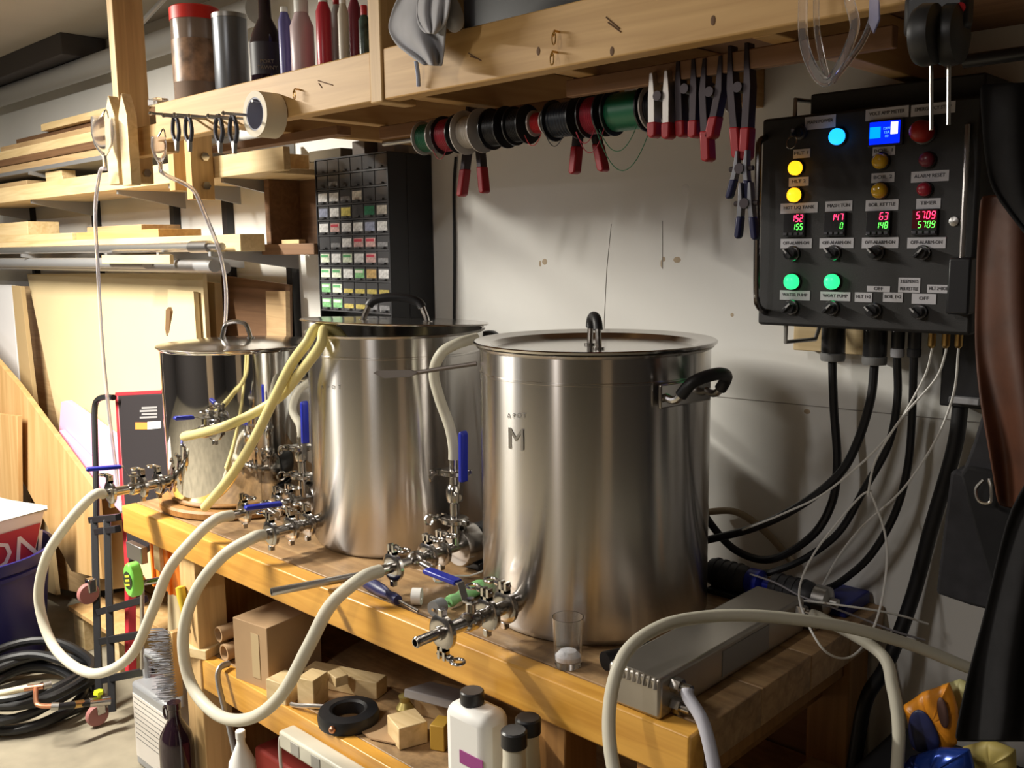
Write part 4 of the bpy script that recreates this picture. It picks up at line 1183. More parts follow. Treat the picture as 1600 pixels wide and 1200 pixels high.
lamp(1451, 250, 11.5, 'lamp_lens', mat('lamp_red_off', (.16, .02, .035), .3), 'unlit dark red lamp')
lamp(1447, 296, 10.5, 'push_button', mat('button_red', (.30, .012, .03), .35), 'red push button')
def knob(px, py, ang, r=12):
    c = rx(px, py)
    k = SZ(r, c)
    o = B().lathe(c, -Y, [(k, 0), (k, .004), (k * .93, .006), (k * .8, .006), (k * .76, .02), (.001, .021)], 24).ob('selector_knob', blackpl, cp)
    B().lathe(c - Y * .004, -Y, [(k * .9, 0), (k * 1.0, .002), (k * .9, .0035)], 28).ob('ring', mat('knob_ring', (.28, .28, .29), .25, .9), o)
    R = RY(ang)
    B().box(c - Y * .022, (k * .42, .012, k * 1.5), R).ob('grip_bar', blackpl, o, .001)
    B().box(c - Y * .0285 + R @ V((0, 0, k * .42)), (k * .2, .0012, k * .75), R).ob('pointer', mat('pointer', (.45, .45, .46), .4), o)
for a, b, g_ in ((1240, 396, -42), (1304, 395, -42), (1371, 395, -42), (1443, 395, 42), (1238, 480, 45), (1301, 481, 45), (1367, 485, -45), (1438, 487, -45)):
    knob(a, b, g_)
# seven segment readouts
SEG = {'0': 'abcdef', '1': 'bc', '2': 'abged', '3': 'abgcd', '4': 'fgbc', '5': 'afgcd', '6': 'afgedc', '7': 'abc', '8': 'abcdefg', '9': 'abcdfg'}
def digits(s, x1, zc, h, m, parent, name):
    w = h * .5
    b = B()
    t = h * .09
    for i, ch in enumerate(reversed(s)):
        cx = x1 - w * .6 - i * w * 1.45
        def bar(u0, v0, u1, v1):
            f = lambda u, v: V((cx + u * w / 2 + v * h * .06, PY - .0085, zc + v * h / 2))
            b.cyl(f(u0, v0), f(u1, v1), t / 2, n=6)
        for g_ in SEG[ch]:
            {'a': lambda: bar(-.7, 1, .7, 1), 'b': lambda: bar(.85, .9, .85, .1), 'c': lambda: bar(.85, -.1, .85, -.9), 'd': lambda: bar(-.7, -1, .7, -1), 'e': lambda: bar(-.85, -.1, -.85, -.9), 'f': lambda: bar(-.85, .9, -.85, .1), 'g': lambda: bar(-.7, 0, .7, 0)}[g_]()
    o = b.ob(name, m, parent)
    o['kind'] = 'stuff'
ledr = em_('led_red', (.9, .02, .06), (1.0, .03, .10), 4.5)
ledg = em_('led_green', (.05, .9, .1), (.10, 1.0, .08), 3.0)
for (x0, x1, y0, y1, a, b) in ((1227, 1260, 334, 370, '152', '155'), (1290, 1323, 332, 369, '147', '0'), (1356, 1393, 330, 369, '63', '148'), (1427, 1467, 328, 368, '5709', '5709')):
    p_, q_ = rx(x0, (y0 + y1) / 2), rx(x1, (y0 + y1) / 2)
    zt_, zb_ = rx(x0, y0).z, rx(x0, y1).z
    o = B().bb((p_.x, PY - .008, zb_), (q_.x, PY, zt_)).ob('readout', mat('readout_case', (.03, .03, .034), .25), cp, .001)
    if a == '5709':
        B().bb((p_.x + .001, PY - .0083, zb_ + .012), (q_.x - .001, PY - .0079, zt_ - .001)).ob('red_window', mat('red_window', (.10, .008, .012), .2), o)
    hh = (zt_ - zb_)
    digits(a, q_.x - .003, zt_ - hh * .22, hh * .27, ledr, o, 'red_digits')
    digits(b, q_.x - .003, zt_ - hh * .58, hh * .24, ledg, o, 'green_digits')
    for i in range(4):
        xx = p_.x + (q_.x - p_.x) * (i + .5) / 4
        B().box((xx, PY - .009, zb_ + hh * .12), ((q_.x - p_.x) * .17, .003, hh * .12)).ob('key', mat('key_grey', (.07, .07, .085), .4), o, .0006)
# blue screen
p_, q_ = rx(1361, 208), rx(1409, 208)
lc = B().bb((p_.x - .003, PY - .006, rx(1385, 228).z), (q_.x + .004, PY, rx(1385, 187).z)).ob('meter', blackpl, cp, .001)
B().bb((p_.x, PY - .0068, rx(1385, 225).z), (q_.x - .001, PY - .0055, rx(1385, 190).z)).ob('screen', em_('screen_blue', (0, .01, .6), (.0, .015, 1.0), 1.3), lc)
a_, b_ = rx(1362, 200), rx(1378, 216)
B().bb((a_.x, PY - .0072, b_.z), (b_.x, PY - .0067, a_.z)).ob('bar_graph', em_('screen_cyan', (0, .3, .9), (.0, .30, 1.0), 1.2), lc)
for i in range(3):
    a_ = rx(1388, 201 + i * 6)
    text(['120V', '12A', '60'][i], .0062, em_('screen_text', (.1, .4, .9), (.08, .3, 1.0), 1.4), lc, (a_.x, PY - .0072, a_.z), X, Z)
a_, b_ = rx(1395, 191), rx(1405, 209)
B().bb((a_.x, PY - .0074, b_.z), (b_.x, PY - .0067, a_.z)).ob('white_field', em_('screen_white', (.9, .9, 1), (.9, .92, 1.0), 1.6), lc)
# key switch, screw, key ring
c = rx(1252, 208)
ks = B().lathe(c, -Y, [(.013, 0), (.013, .008), (.009, .010), (.009, .02), (.001, .021)], 18).ob('key_switch', blackpl, cp)
B().box(c - Y * .03 - Z * .002, (.003, .022, .014)).ob('key', steel, ks)
kc = rx(1237, 222, 1.655)
B().tube([kc + V((.010 * math.cos(u), .004 * math.sin(u), .012 * math.sin(u))) for u in [i * math.pi / 8 for i in range(16)]], .0012, 5, closed=True).ob('key_ring', steel, ks)
c = rx(1491, 346)
B().lathe(c, -Y, [(.008, 0), (.008, .003), (.001, .005)], 16).ob('cover_screw', dullsteel, cp)
# ---- wood blocks and connectors under it
for i, (x0, x1, y0, y1) in enumerate(((1240, 1284, 515, 550), (1322, 1348, 515, 555))):
    a_, b_ = P(x0, y0, y=1.84), P(x1, y1, y=1.84)
    tag(B().bb((a_.x, 1.84, b_.z), (b_.x, WY - .001, fz0 + .009)).ob('wood_block', palepine, bevel=.002), ('pale wood block with a screw under the panel corner', 'pale wood block between the two large plugs')[i], 'block')
def plug(px, y0, y1, r, yy, label, collar):
    a_, b_ = P(px, y0, y=yy), P(px, y1, y=yy)
    k = SZ(r, b_)
    t = thing('power_plug', b_, label, 'plug')
    x_ = b_.x
    top = fz0 + .012
    B().lathe((x_, yy, b_.z + .012), Z, [(k * .9, 0), (k, .004), (k, top - b_.z - .012)], 24).ob('shell', blackpl, t)
    B().lathe((x_, yy, b_.z - .003), Z, [(k * .5, 0), (k * .98, .001), (k * 1.05, .006), (k * 1.05, .016), (k * .9, .018)], 24).ob('collar', collar, t)
    return V((x_, yy, b_.z))
gcol = mat('grey_collar', (.20, .20, .20), .5)
YC = 1.79
c1 = plug(1301, 520, 562, 18, YC, 'large black plug with grey collar under the panel corner', gcol)
c2 = plug(1366, 522, 568, 18, YC, 'large black plug with grey collar beside the second wood block', gcol)
c3 = plug(1402, 525, 556, 10, YC, 'small black plug with a white tag under the panel', mat('white_tag', (.4, .4, .43), .5))
c4 = plug(1428, 525, 556, 10, YC, 'small black plug beside the probe connectors', blackpl)
def cable(c, pts, r, label, m=black):
    return hose('power_cable', [c + Z * .02, c - Z * .01] + pl(pts), r, m, label, 8, 10, 'cable')
cable(c1, [(1303, 640, 1.80), (1308, 720, 1.80), (1300, 785, 1.80), (1268, 838, 1.805), (1205, 874, 1.81), (1150, 860, 1.80), (1108, 815, 1.775), (1085, 770, 1.75)], .0085, 'thick black cable sweeping low from the corner plug behind the kettle')
cable(c2, [(1360, 625, 1.79), (1340, 690, 1.78), (1310, 742, 1.76), (1250, 790, 1.73), (1180, 824, 1.73), (1108, 843, 1.72), (1085, 846, 1.735)], .0085, 'thick black cable from the second plug to the kettle side')
cable(c3, [(1402, 625, 1.81), (1388, 695, 1.81), (1350, 765, 1.81), (1312, 830, 1.81), (1262, 870, 1.805), (1212, 892, 1.79), (1180, 897, 1.772)], .0075, 'black cable from the white tagged plug down to the pumps')
cable(c4, [(1425, 650, 1.83), (1418, 730, 1.83), (1398, 803, 1.83), (1360, 868, 1.83), (1318, 906, 1.83), (1290, 921, 1.83)], .0075, 'black cable from the small plug to the blue box')
for i, (px, pts) in enumerate(((1456, [(1440, 598, 1.755), (1385, 685, 1.742), (1295, 766, 1.715), (1225, 802, 1.705), (1160, 828, 1.716)]), (1478, [(1462, 592, 1.748), (1418, 642, 1.735), (1394, 674, 1.728), (1366, 725, 1.728), (1356, 775, 1.730)]), (1498, [(1490, 615, 1.76), (1462, 688, 1.76), (1410, 765, 1.765), (1350, 820, 1.78), (1310, 870, 1.79), (1284, 918, 1.796)]))):
    a_ = P(px, 535, y=1.75)
    t = thing('probe_lead', a_, ['white probe wire crossing the cables towards the kettle', 'white probe wire ending in the coiled loop', 'white probe wire falling across the lower wall'][i], 'wire')
    B().lathe((a_.x, a_.y, a_.z - .01), Z, [(.004, 0), (.007, .004), (.007, fz0 + .012 - a_.z + .01)], 12).ob('connector', brass, t)
    B().tube(spline([a_, a_ - Z * .02] + pl(pts), 8), .0022, 6).ob('wire', white, t)
hose('wire_loop', pl([(1360, 768, 1.73), (1384, 840, 1.73), (1382, 915, 1.70), (1363, 985, 1.655), (1330, 1026, 1.60), (1290, 1018, 1.535), (1258, 965, 1.55), (1249, 920, 1.60), (1270, 868, 1.66), (1310, 815, 1.71), (1345, 775, 1.73), (1362, 767, 1.735)]), .0022, white, 'large hanging loop of thin white wire over the chiller', 8, 6, 'wire')
hose('probe_wire', pl([(1160, 942, 1.66), (1240, 938, 1.685), (1330, 948, 1.70), (1400, 960, 1.765), (1450, 975, 1.82)]), .0022, white, 'thin white wire lying across behind the chiller', 8, 6, 'wire')
hose('probe_wire', pl([(1172, 897, 1.716), (1210, 910, 1.695), (1250, 931, 1.692), (1292, 946, 1.70), (1345, 966, 1.745), (1400, 987, 1.785), (1445, 1000, 1.84)]), .002, mat('grey_wire', (.35, .33, .36), .5), 'thin grey wire from the pumps to the wall', 8, 6, 'wire')
# conduit with strap at right
hose('flexible_conduit', [P(1505, 520, y=1.85), P(1503, 600, y=1.85), P(1500, 640, y=1.85), P(1490, 705, y=1.85), P(1455, 825, y=1.85), P(1425, 935, y=1.84), P(1385, 1040, y=1.80), V((-.742, 1.78, .70)), V((-.752, 1.75, .52)), V((-.765, 1.70, .30)), V((-.765, 1.68, .05))], .0145, black, 'thick black conduit slanting down the wall from the panel', cat='conduit')
a_, b_ = P(1483, 619, y=1.815), P(1530, 634, y=1.815)
tag(B().bb((a_.x, 1.812, b_.z), (b_.x, 1.83, a_.z)).bb((a_.x, 1.812, b_.z), (a_.x + .01, WY, a_.z)).ob('pipe_strap', mat('strap_grey', (.35, .35, .37), .5), bevel=.002), 'pale grey strap across the thick black conduit', 'strap')
a_ = P(1478, 600, y=1.86)
tag(B().bb((a_.x, 1.83, P(1480, 632, y=1.85).z), (a_.x + .08, WY - .001, fz0 - .001)).ob('junction_box', blackpl, bevel=.003), 'black junction box under the panel behind the probe leads', 'box')
# ---- pumps and blue box behind the kettle
for i, (px, py, lb) in enumerate(((1128, 915, 'dark pump with grey finned housing behind the kettle'), (1228, 905, 'second dark pump beside the chiller and the wall'))):
    q = V(((-1.035, -.885)[i], 1.745, BT))
    t = thing('transfer_pump', (q.x, 1.745, BT), lb, 'pump')
    B().bb((q.x - .04, 1.712, BT), (q.x + .04, 1.773, BT + .012)).ob('base', blackpl, t, .002)
    B().lathe((q.x - .05, 1.745, BT + .040), X, [(.02, 0), (.028, .004), (.030, .015), (.030, .085), (.025, .095)], 24).ob('motor', mat('pump_dark', (.03, .03, .035), .5), t)
    for k in range(4):
        B().lathe((q.x - .035 + k * .018, 1.745, BT + .040), X, [(.030, 0), (.032, .001), (.032, .006), (.030, .007)], 24).ob('fin', mat('pump_fin', (.05, .05, .055), .5, .4), t)
    B().lathe((q.x + .045, 1.745, BT + .040), X, [(.024, 0), (.028, .004), (.028, .03), (.018, .035), (.009, .036), (.009, .05)], 20).ob('pump_head', [bluegrip, dullsteel][i], t)
a_, b_ = P(1272, 925, y=1.80), P(1330, 962, y=1.80)
tag(B().bb((a_.x, 1.775, BT), (b_.x, 1.89, BT + .028)).ob('junction_box', mat('blue_box', (.012, .02, .20), .45), bevel=.004), 'flat blue box at the back corner of the bench', 'box')
tag(B().bb((-.90, 1.67, BT), (-.80, 1.695, BT + .03)).ob('steel_fitting', dullsteel, bevel=.006), 'dull steel fitting block behind the chiller', 'fitting')
hose('silicone_hose', pl([(1105, 800, 1.86), (1150, 800, 1.87), (1195, 830, 1.875), (1240, 880, 1.87)]) , .008, mat('tan_hose', (.34, .27, .18), .6), 'tan hose curving against the wall behind the cables')

# ============================================================ hanging clothes at the right
drape('leather_apron', [(1532, 305), (1525, 400), (1522, 540), (1530, 620), (1548, 720), (1560, 790)], [(1690, 290), (1700, 400), (1700, 540), (1700, 640), (1700, 740), (1700, 830)], 1.55, leather, 'brown leather apron hanging beside the control panel', 'apron', 2, .02)
drape('dark_jacket', [(1530, 130), (1536, 230), (1548, 300), (1650, 420), (1650, 680), (1575, 800), (1540, 950), (1510, 1060), (1490, 1160)], [(1750, 120), (1760, 300), (1760, 420), (1760, 500), (1760, 700), (1760, 850), (1760, 1000), (1760, 1100), (1740, 1160)], 1.46, darkcloth, 'near black jacket hanging in front of the leather apron', 'jacket', 3, .025, rows=22)
bag = thing('tool_bag', P(1510, 950, y=1.6), 'black cloth tool bag with a steel ring hanging under the apron', 'bag')
B().prism([P(x_, y_, y=1.60) for x_, y_ in ((1484, 740), (1490, 733), (1502, 738), (1520, 690), (1545, 610), (1600, 620), (1600, 960), (1560, 958), (1515, 947), (1461, 928), (1470, 850))], (0, .06, 0)).ob('pouch', mat('bag_grey', (.018, .017, .020), .9, noise=.3, nscale=30), bag, .012)
B().prism([P(x_, y_, y=1.585) for x_, y_ in ((1500, 742), (1510, 728), (1545, 735), (1600, 760), (1600, 960), (1562, 955), (1535, 870), (1515, 800))], (0, .014, 0)).ob('flap', darkcloth, bag, .005)
B().tube(spline([P(1537, 750, y=1.575), P(1525, 765, y=1.572), P(1530, 783, y=1.57), P(1547, 785, y=1.57), P(1549, 765, y=1.572), P(1545, 748, y=1.576)], 5), .0028, 8).ob('d_ring', mat('ring_steel', (.6, .58, .55), .25, 1.0), bag)
tag(B().cyl((-.52, 1.50, SB - .03), (-.28, 1.50, SB - .03), .010).cyl((-.36, 1.50, SB - .03), (-.36, 1.50, SB), .008).ob('hanging_bar', blackpl), 'dark bar under the shelf carrying the jacket and apron', 'bar')
# ear muffs with steel wires
em0 = P(1468, 60, y=1.19)
ea = thing('ear_muffs', em0, 'black ear muffs on steel wires hanging from the shelf', 'ear muffs')
for s, a_ in ((-1, 1447), (1, 1484)):
    q = P(a_, 55, y=1.185 + .012 * s)
    B().lathe(q - X * .014, X, [(.02, 0), (.032, .004), (.036, .012), (.034, .026), (.024, .030)], 24).ob('cup', black, ea)
B().box(P(1466, 20, y=1.2055), (.075, .03, .05)).ob('pad', black, ea, .008)
for a0, a1, yb in ((1455, 1455, 203), (1483, 1482, 195)):
    B().cyl(P(a0, 70, y=1.195), P(a1, yb, y=1.195), .0025, n=8).ob('wire', dullsteel, ea)
B().cyl(P(1500, 12, y=1.188), P(1500, 12, y=1.20), .006, n=12).ob('red_dot', red, ea)
# clear safety glasses
sg = thing('safety_glasses', P(1295, 120, y=1.16), 'clear safety glasses hanging from the shelf beam above the panel', 'glasses')
B().tube(spline([P(a, b, y=c) for a, b, c in ((1256, -30, 1.17), (1254, 30, 1.165), (1258, 75, 1.16), (1275, 115, 1.155), (1293, 128, 1.15), (1310, 105, 1.155), (1325, 75, 1.16), (1336, 40, 1.165), (1328, 5, 1.17), (1322, -30, 1.17))], 6), .0065, 8, flat=.45).ob('lens_frame', clear, sg)
B().tube(spline([P(a, b, y=c) for a, b, c in ((1276, -30, 1.175), (1276, 40, 1.17), (1284, 90, 1.165), (1293, 122, 1.16))], 6), .004, 8).ob('temple', clear, sg)
B().tube(spline([P(a, b, y=c) for a, b, c in ((1366, -30, 1.175), (1364, 20, 1.17), (1350, 60, 1.165), (1330, 90, 1.16), (1300, 128, 1.155))], 6), .004, 8).ob('temple', clear, sg)
B().prism([P(a, b, y=1.162) for a, b in ((1359, -20), (1372, -20), (1373, 30), (1364, 52), (1357, 35))], (0, .004, 0)).ob('side_shield', mat('purple_clear', (.5, .5, .75), .15, trans=.6), sg)
tag(B().cyl(P(1300, -35, y=1.16), P(1300, -35, y=1.16) + Y * .07, .003, n=8).ob('nail', steel), 'nail in the beam holding the safety glasses', 'nail')

# ============================================================ things on the lower bench shelf
SZT = SHZ - .001
def blk(px, py, size, rot, m, label, name='wood_block', y=None, z=SZT, cat='block'):
    p = P(px, py, z=z) if y is None else P(px, py, y=y)
    return tag(B().box((p.x, p.y, z + size[2] / 2), size, RZ(rot)).ob(name, m, bevel=.002), label, cat)
cb = P(388, 1072, z=SZT)
bxx = thing('cardboard_box', (cb.x, cb.y + .1, SZT), 'brown cardboard carton with faded print standing on the lower shelf', 'box')
R_ = RZ(8)
B().box((cb.x - .01, cb.y + .10, SZT + .085), (.135, .18, .17), R_).ob('carton', cardboard, bxx, .002)
B().box(V((cb.x - .01, cb.y + .10, SZT + .085)) + R_ @ V((.02, -.091, 0)), (.03, .001, .12), R_).ob('print', mat('print_tan', (.48, .36, .20), .8), bxx)
for i, (px, py, r, lb) in enumerate(((322, 985, .022, 'brown paper tube on the lower shelf behind the carton'), (335, 1000, .024, 'second brown paper tube below the first on the lower shelf'))):
    p = P((338, 346)[i], py, y=1.22)
    t = tag(B().lathe((p.x, 1.225, SZT + (.0475 + .0222, .0238)[i]), V((.02, 1, 0)), [(r * .8, 0), (r, 0), (r, .115), (r * .8, .115)], 20, close=True).ob('paper_tube', cardboard), lb, 'tube')
blk(318, 1018, (.10, .09, .028), 20, palepine, 'split pale scrap of wood at the shelf corner', 'wood_scrap')
blk(447, 1090, (.07, .065, .055), 10, palepine, 'pale sawn block beside the cardboard carton')
blk(448, 1040, (.11, .10, .10), 12, palepine, 'taller pale block behind the sawn block', y=1.40)
hp = P(470, 1005, y=1.42)
pln = thing('hand_plane', (hp.x, 1.42, SZT + .10), 'old brown hand plane with brass knob on the wood blocks', 'plane')
B().box((hp.x + .04, 1.44, SZT + .125), (.16, .06, .05), RZ(15)).ob('body', wood('plane_wood', (.16, .06, .025), (.22, .09, .04), 'x'), pln, .006)
B().ball((hp.x - .05, 1.41, SZT + .125), .02).ob('brass_knob', brass, pln)
blk(490, 1098, (.05, .06, .075), 18, palepine, 'upright pale offcut block on the lower shelf edge')
blk(540, 1075, (.22, .05, .045), 20, palepine, 'long pale stick of wood lying behind the black clamp', 'wood_stick', cat='stick')
blk(528, 1066, (.05, .035, .025), -10, palepine, 'tiny pale offcut resting on the long stick of wood', 'wood_scrap', z=SZT + .0448)
kl = P(545, 1128, z=SZT)
bk = thing('band_clamp', kl, 'black oval band clamp lying on the lower shelf', 'clamp')
B().lathe(kl + Z * .002, Z, [(.040, 0), (.072, 0), (.074, .018), (.070, .030), (.045, .034), (.038, .030)], 32, close=True).ob('drum', black, bk)
B().tube(spline([kl + V((-.058, -.02, .026)), kl + V((-.10, -.042, .022)), kl + V((-.135, -.05, .014)), kl + V((-.165, -.052, .008))], 5), .006, 8).ob('handle', dullsteel, bk)
B().ball(kl + V((.03, -.068, .018)), .009).ob('rivet', copper, bk)
blk(637, 1155, (.075, .07, .052), -18, palepine, 'square pale block standing alone on the lower shelf')
sl = P(690, 1105, z=SZT + .045)
tag(B().box(sl + Z * .03, (.14, .11, .02), RZ(15) @ RX(-14)).ob('stone_slab', mat('grey_stone', (.30, .28, .28), .8, noise=.1), bevel=.003), 'grey stone slab propped up on the lower shelf', 'slab')
blk(690, 1110, (.10, .09, .05), 15, oldpine, 'weathered block under the grey stone slab')
tag(B().ball(P(735, 1085, y=1.42), .026, n=18).ob('wooden_ball', mat('orange_wood', (.45, .20, .05), .5)), 'orange wooden ball behind the white jug', 'ball')
bpos = bpy.data.objects['wooden_ball']
bpos.location.z = SZT + .0
blk(690, 1165, (.035, .05, .06), 25, mat('yellow_wood', (.55, .33, .05), .5), 'yellow stained wooden wedge near the white jug', 'wood_wedge', cat='wedge')
yk = P(618, 1112, z=SZT + .02)
tag(B().lathe((yk.x, yk.y + .03, SZT), Z, [(.02, 0), (.022, .02), (.012, .035), (.016, .05), (.001, .055)], 18).ob('finial_knob', mat('gold_knob', (.45, .36, .12), .4, .5)), 'gold coloured cabinet knob behind the square block', 'knob')
pp_ = P(560, 1160, z=SZT + .01)
tag(B().prism([V((a, b, SZT + .003)) for a, b in ((-1.78, 1.25), (-1.66, 1.235), (-1.57, 1.27), (-1.60, 1.34), (-1.72, 1.36))], (0, 0, .004)).ob('torn_cardboard', cardboard), 'torn flap of cardboard under the square block', 'cardboard')
# power strip on the front of the rail
a_, b_ = P(452, 1146, y=1.175), P(600, 1225, y=1.175)
ps = thing('power_strip', V((a_.x, 1.175, .44)), 'cream power strip screwed along the lower shelf rail', 'power strip')
B().bb((a_.x, 1.145, SHZ - .075), (a_.x + .48, 1.189, SHZ - .030)).ob('housing', mat('cream_metal', (.58, .56, .47), .4), ps, .006)
for i in range(5):
    xx = a_.x + .07 + i * .085
    B().bb((xx - .018, 1.1435, SHZ - .068), (xx + .018, 1.146, SHZ - .038)).ob('outlet', mat('outlet_grey', (.34, .33, .30), .5), ps, .001)
B().tube(spline([V((a_.x + .004, 1.165, SHZ - .05)), V((a_.x - .02, 1.16, SHZ - .07)), V((a_.x - .025, 1.165, SHZ - .2)), V((a_.x - .02, 1.17, SHZ - .35))], 6), .004, 8).ob('cord', white, ps)
# pry bar hooked over the rail
q = P(345, 1050, y=1.18)
tag(B().tube(spline([V((q.x - .01, 1.21, SHZ + .012)), V((q.x, 1.178, SHZ + .014)), V((q.x + .012, 1.165, SHZ - .02)), V((q.x + .06, 1.162, SHZ - .12)), V((q.x + .10, 1.162, SHZ - .24))], 6), .009, 10, flat=.7).ob('pry_bar', greysteel), 'dark grey pry bar hooked over the shelf rail', 'pry bar')
# bottles below
def bottle(px, pyt, y, z0, r, h, cap, body, label, name='plastic_bottle', capm=blackpl, neck=.4, lab=None):
    p = P(px, pyt, y=y)
    q = V((p.x, y, z0))
    t = thing(name, q, label, 'bottle')
    B().lathe(q, Z, [(r * .95, 0), (r, .006), (r, h * .72), (r * .9, h * .80), (r * neck, h * .92), (r * neck, h - cap)], 28).ob('body', body, t)
    B().lathe(q + Z * (h - cap), Z, [(r * neck * 1.15, 0), (r * neck * 1.15, cap * .9), (r * neck, cap)], 20).ob('cap', capm, t)
    return t, q
z_ = P(772, 1078, y=1.17)
jg = thing('plastic_jug', (z_.x, 1.14, .12), 'white plastic jug with black cap and purple label before the bench', 'jug')
jz = P(772, 1098, y=1.14).z
B().bb((z_.x - .055, 1.09, .50 - .32), (z_.x + .055, 1.16, jz - .008)).ob('body', white, jg, .02)
B().lathe((z_.x - .012, 1.125, jz - .014), Z, [(.02, 0), (.02, .006), (.0225, .0065), (.0225, .028), (.02, .03)], 20).ob('cap', blackpl, jg)
B().bb((z_.x - .01, 1.0885, jz - .11), (z_.x + .05, 1.0905, jz - .085)).ob('label', mat('purple_label', (.30, .05, .22), .5), jg)
for k in range(4):
    B().bb((z_.x - .01, 1.0885, jz - .14 - k * .016), (z_.x + .045, 1.0903, jz - .136 - k * .016)).ob('print_line', ink, jg)
tag(B().bb((-1.30, 1.02, .0), (-.98, 1.165, .18)).ob('plastic_crate', mat('dark_crate', (.03, .03, .035), .6), bevel=.006), 'dark crate on the floor holding the white bottles', 'crate')
for i, (px, pyt, y) in enumerate(((803, 1140, 1.065), (825, 1120, 1.12))):
    zt_ = P(px, pyt, y=y).z
    bottle(px, pyt, y, .18, .026, zt_ - .18, .028, mat('ivory', (.66, .62, .50), .4), ('slim ivory bottle with black cap in front of the jug', 'slim ivory bottle with black cap behind the other one')[i], neck=.75)
zt_ = P(375, 1135, y=1.14).z
bottle(375, 1135, 1.13, .0, .036, zt_, .02, white, 'white squeeze bottle with long neck before the bench leg', neck=.3, capm=white)
tag(B().bb((-2.30, 1.30, .0), (-1.55, 1.70, .22)).ob('red_crate', mat('dull_red', (.30, .04, .03), .5), bevel=.01), 'dull red box standing under the lower shelf', 'box')

# ============================================================ floor at the left
cr = thing('mechanic_creeper', (-3.2, 1.35, 0), 'upright black mechanic creeper with red edges and caster wheels', 'creeper')
def cpl(px, py, y): return P(px, py, y=y)
# leaning plane: base y=1.22 at floor, top y=1.50
def cy(z): return 1.27 + .20 * z
def cr_pt(px, py):
    # intersect leaning plane y = 1.27 + .2 z
    d = ray(px, py)
    k = (1.27 + .2 * CAM.z) / (d.y - .2 * d.z)
    return CAM + d * k
nrm = V((0, 1, -.2)).normalized()
B().prism([cr_pt(a, b) for a, b in ((183, 618), (290, 612), (300, 800), (200, 880))], nrm * .03).ob('pad', mat('creeper_black', (.022, .018, .02), .55), cr, .006)
B().prism([cr_pt(a, b) + nrm * .002 for a, b in ((178, 614), (183, 618), (199, 880), (200, 1050), (194, 1050), (193, 880))], nrm * .03).ob('red_rail', redpaint, cr, .003)
B().prism([cr_pt(a, b) + nrm * .001 for a, b in ((178, 613), (292, 607), (292, 613), (183, 619))], nrm * .03).ob('red_rail', redpaint, cr, .003)
B().prism([cr_pt(a, b) - nrm * .0015 for a, b in ((212, 660), (231, 660), (231, 671), (212, 671))], nrm * .002).ob('orange_label', mat('label_orange', (.85, .25, .05), .5), cr)
B().prism([cr_pt(a, b) - nrm * .0015 for a, b in ((231, 659), (252, 658), (252, 669), (231, 671))], nrm * .002).ob('white_label', white, cr)
for k in range(4):
    B().prism([cr_pt(a, b) - nrm * .0015 for a, b in ((222 - k % 2 * 3, 636 + k * 5), (246, 635 + k * 5), (246, 638 + k * 5), (222 - k % 2 * 3, 639 + k * 5))], nrm * .002).ob('print', mat('grey_print', (.28, .27, .27), .6), cr)
fr = spline([cr_pt(190, 622) - nrm * .03, cr_pt(172, 622) - nrm * .03, cr_pt(162, 630) - nrm * .03, cr_pt(160, 650) - nrm * .03], 5) + [cr_pt(163, 770) - nrm * .03, cr_pt(163, 812) - nrm * .03]
B().tube(fr, .011, 10).ob('handle_bar', black, cr)
def bar(a, b, w=.026):
    a, b = cr_pt(*a) - nrm * .03, cr_pt(*b) - nrm * .03
    d = (b - a)
    R = d.to_track_quat('X', 'Z').to_matrix()
    return B().box((a + b) / 2, (d.length, w, w), R)
for a, b in (((160, 812), (168, 1080)), ((180, 812), (189, 1110)), ((155, 812), (198, 808)), ((164, 830), (197, 826)), ((168, 955), (240, 935)), ((172, 1000), (232, 990)), ((175, 1060), (250, 1045))):
    bar(a, b, .024).ob('frame_bar', black, cr, .002)
whl = mat('caster_wheel', (.36, .15, .14), .5)
for a, b in ((168, 925), (183, 1112)):
    q = cr_pt(a, b) - nrm * .07
    w = B().lathe(q - X * .012, X, [(.006, 0), (.034, .001), (.038, .006), (.038, .018), (.034, .023), (.006, .024)], 24).ob('caster_wheel', whl, cr)
    B().box(q + Z * .03 + nrm * .012, (.034, .03, .05)).ob('fork', steel, w, .004)
# silver jug
q = V((-2.80, 1.215, 0))
jt = thing('oil_jug', q, 'silver grey plastic jug with handle and printed label on the floor', 'jug')
silver = mat('silver_plastic', (.36, .37, .39), .35, .3)
jx0, jx1 = P(210, 1150, y=1.19).x, P(268, 1150, y=1.19).x
jh = P(235, 1085, y=1.19).z
B().bb((jx0, 1.19, .001), (jx1, 1.29, jh)).ob('body', silver, jt, .012)
jtop = P(235, 1042, y=1.19).z
B().tube(spline([V((jx0 + .012, 1.24, jh - .01)), V((jx0 + .012, 1.24, jh + .05)), V((jx0 + .03, 1.24, jtop - .008)), V((jx1 - .02, 1.24, jtop - .008))], 6), .013, 10).ob('handle', silver, jt)
B().lathe((jx1 - .025, 1.24, jh - .012), Z, [(.03, 0), (.022, .03), (.018, .04), (.018, jtop - jh)], 18).ob('neck', silver, jt)
lz0, lz1 = .035, jh - .035
lo_ = B().bb((jx0 + .012, 1.1885, lz0), (jx1 - .006, 1.1905, lz1)).ob('label', mat('beige_label', (.66, .62, .57), .6), jt)
for k in range(9):
    B().bb((jx0 + .02, 1.188, lz1 - .012 - k * .017), (jx1 - .02 - .01 * (k % 3), 1.1888, lz1 - .0103 - k * .017)).ob('print_line', ink, lo_)
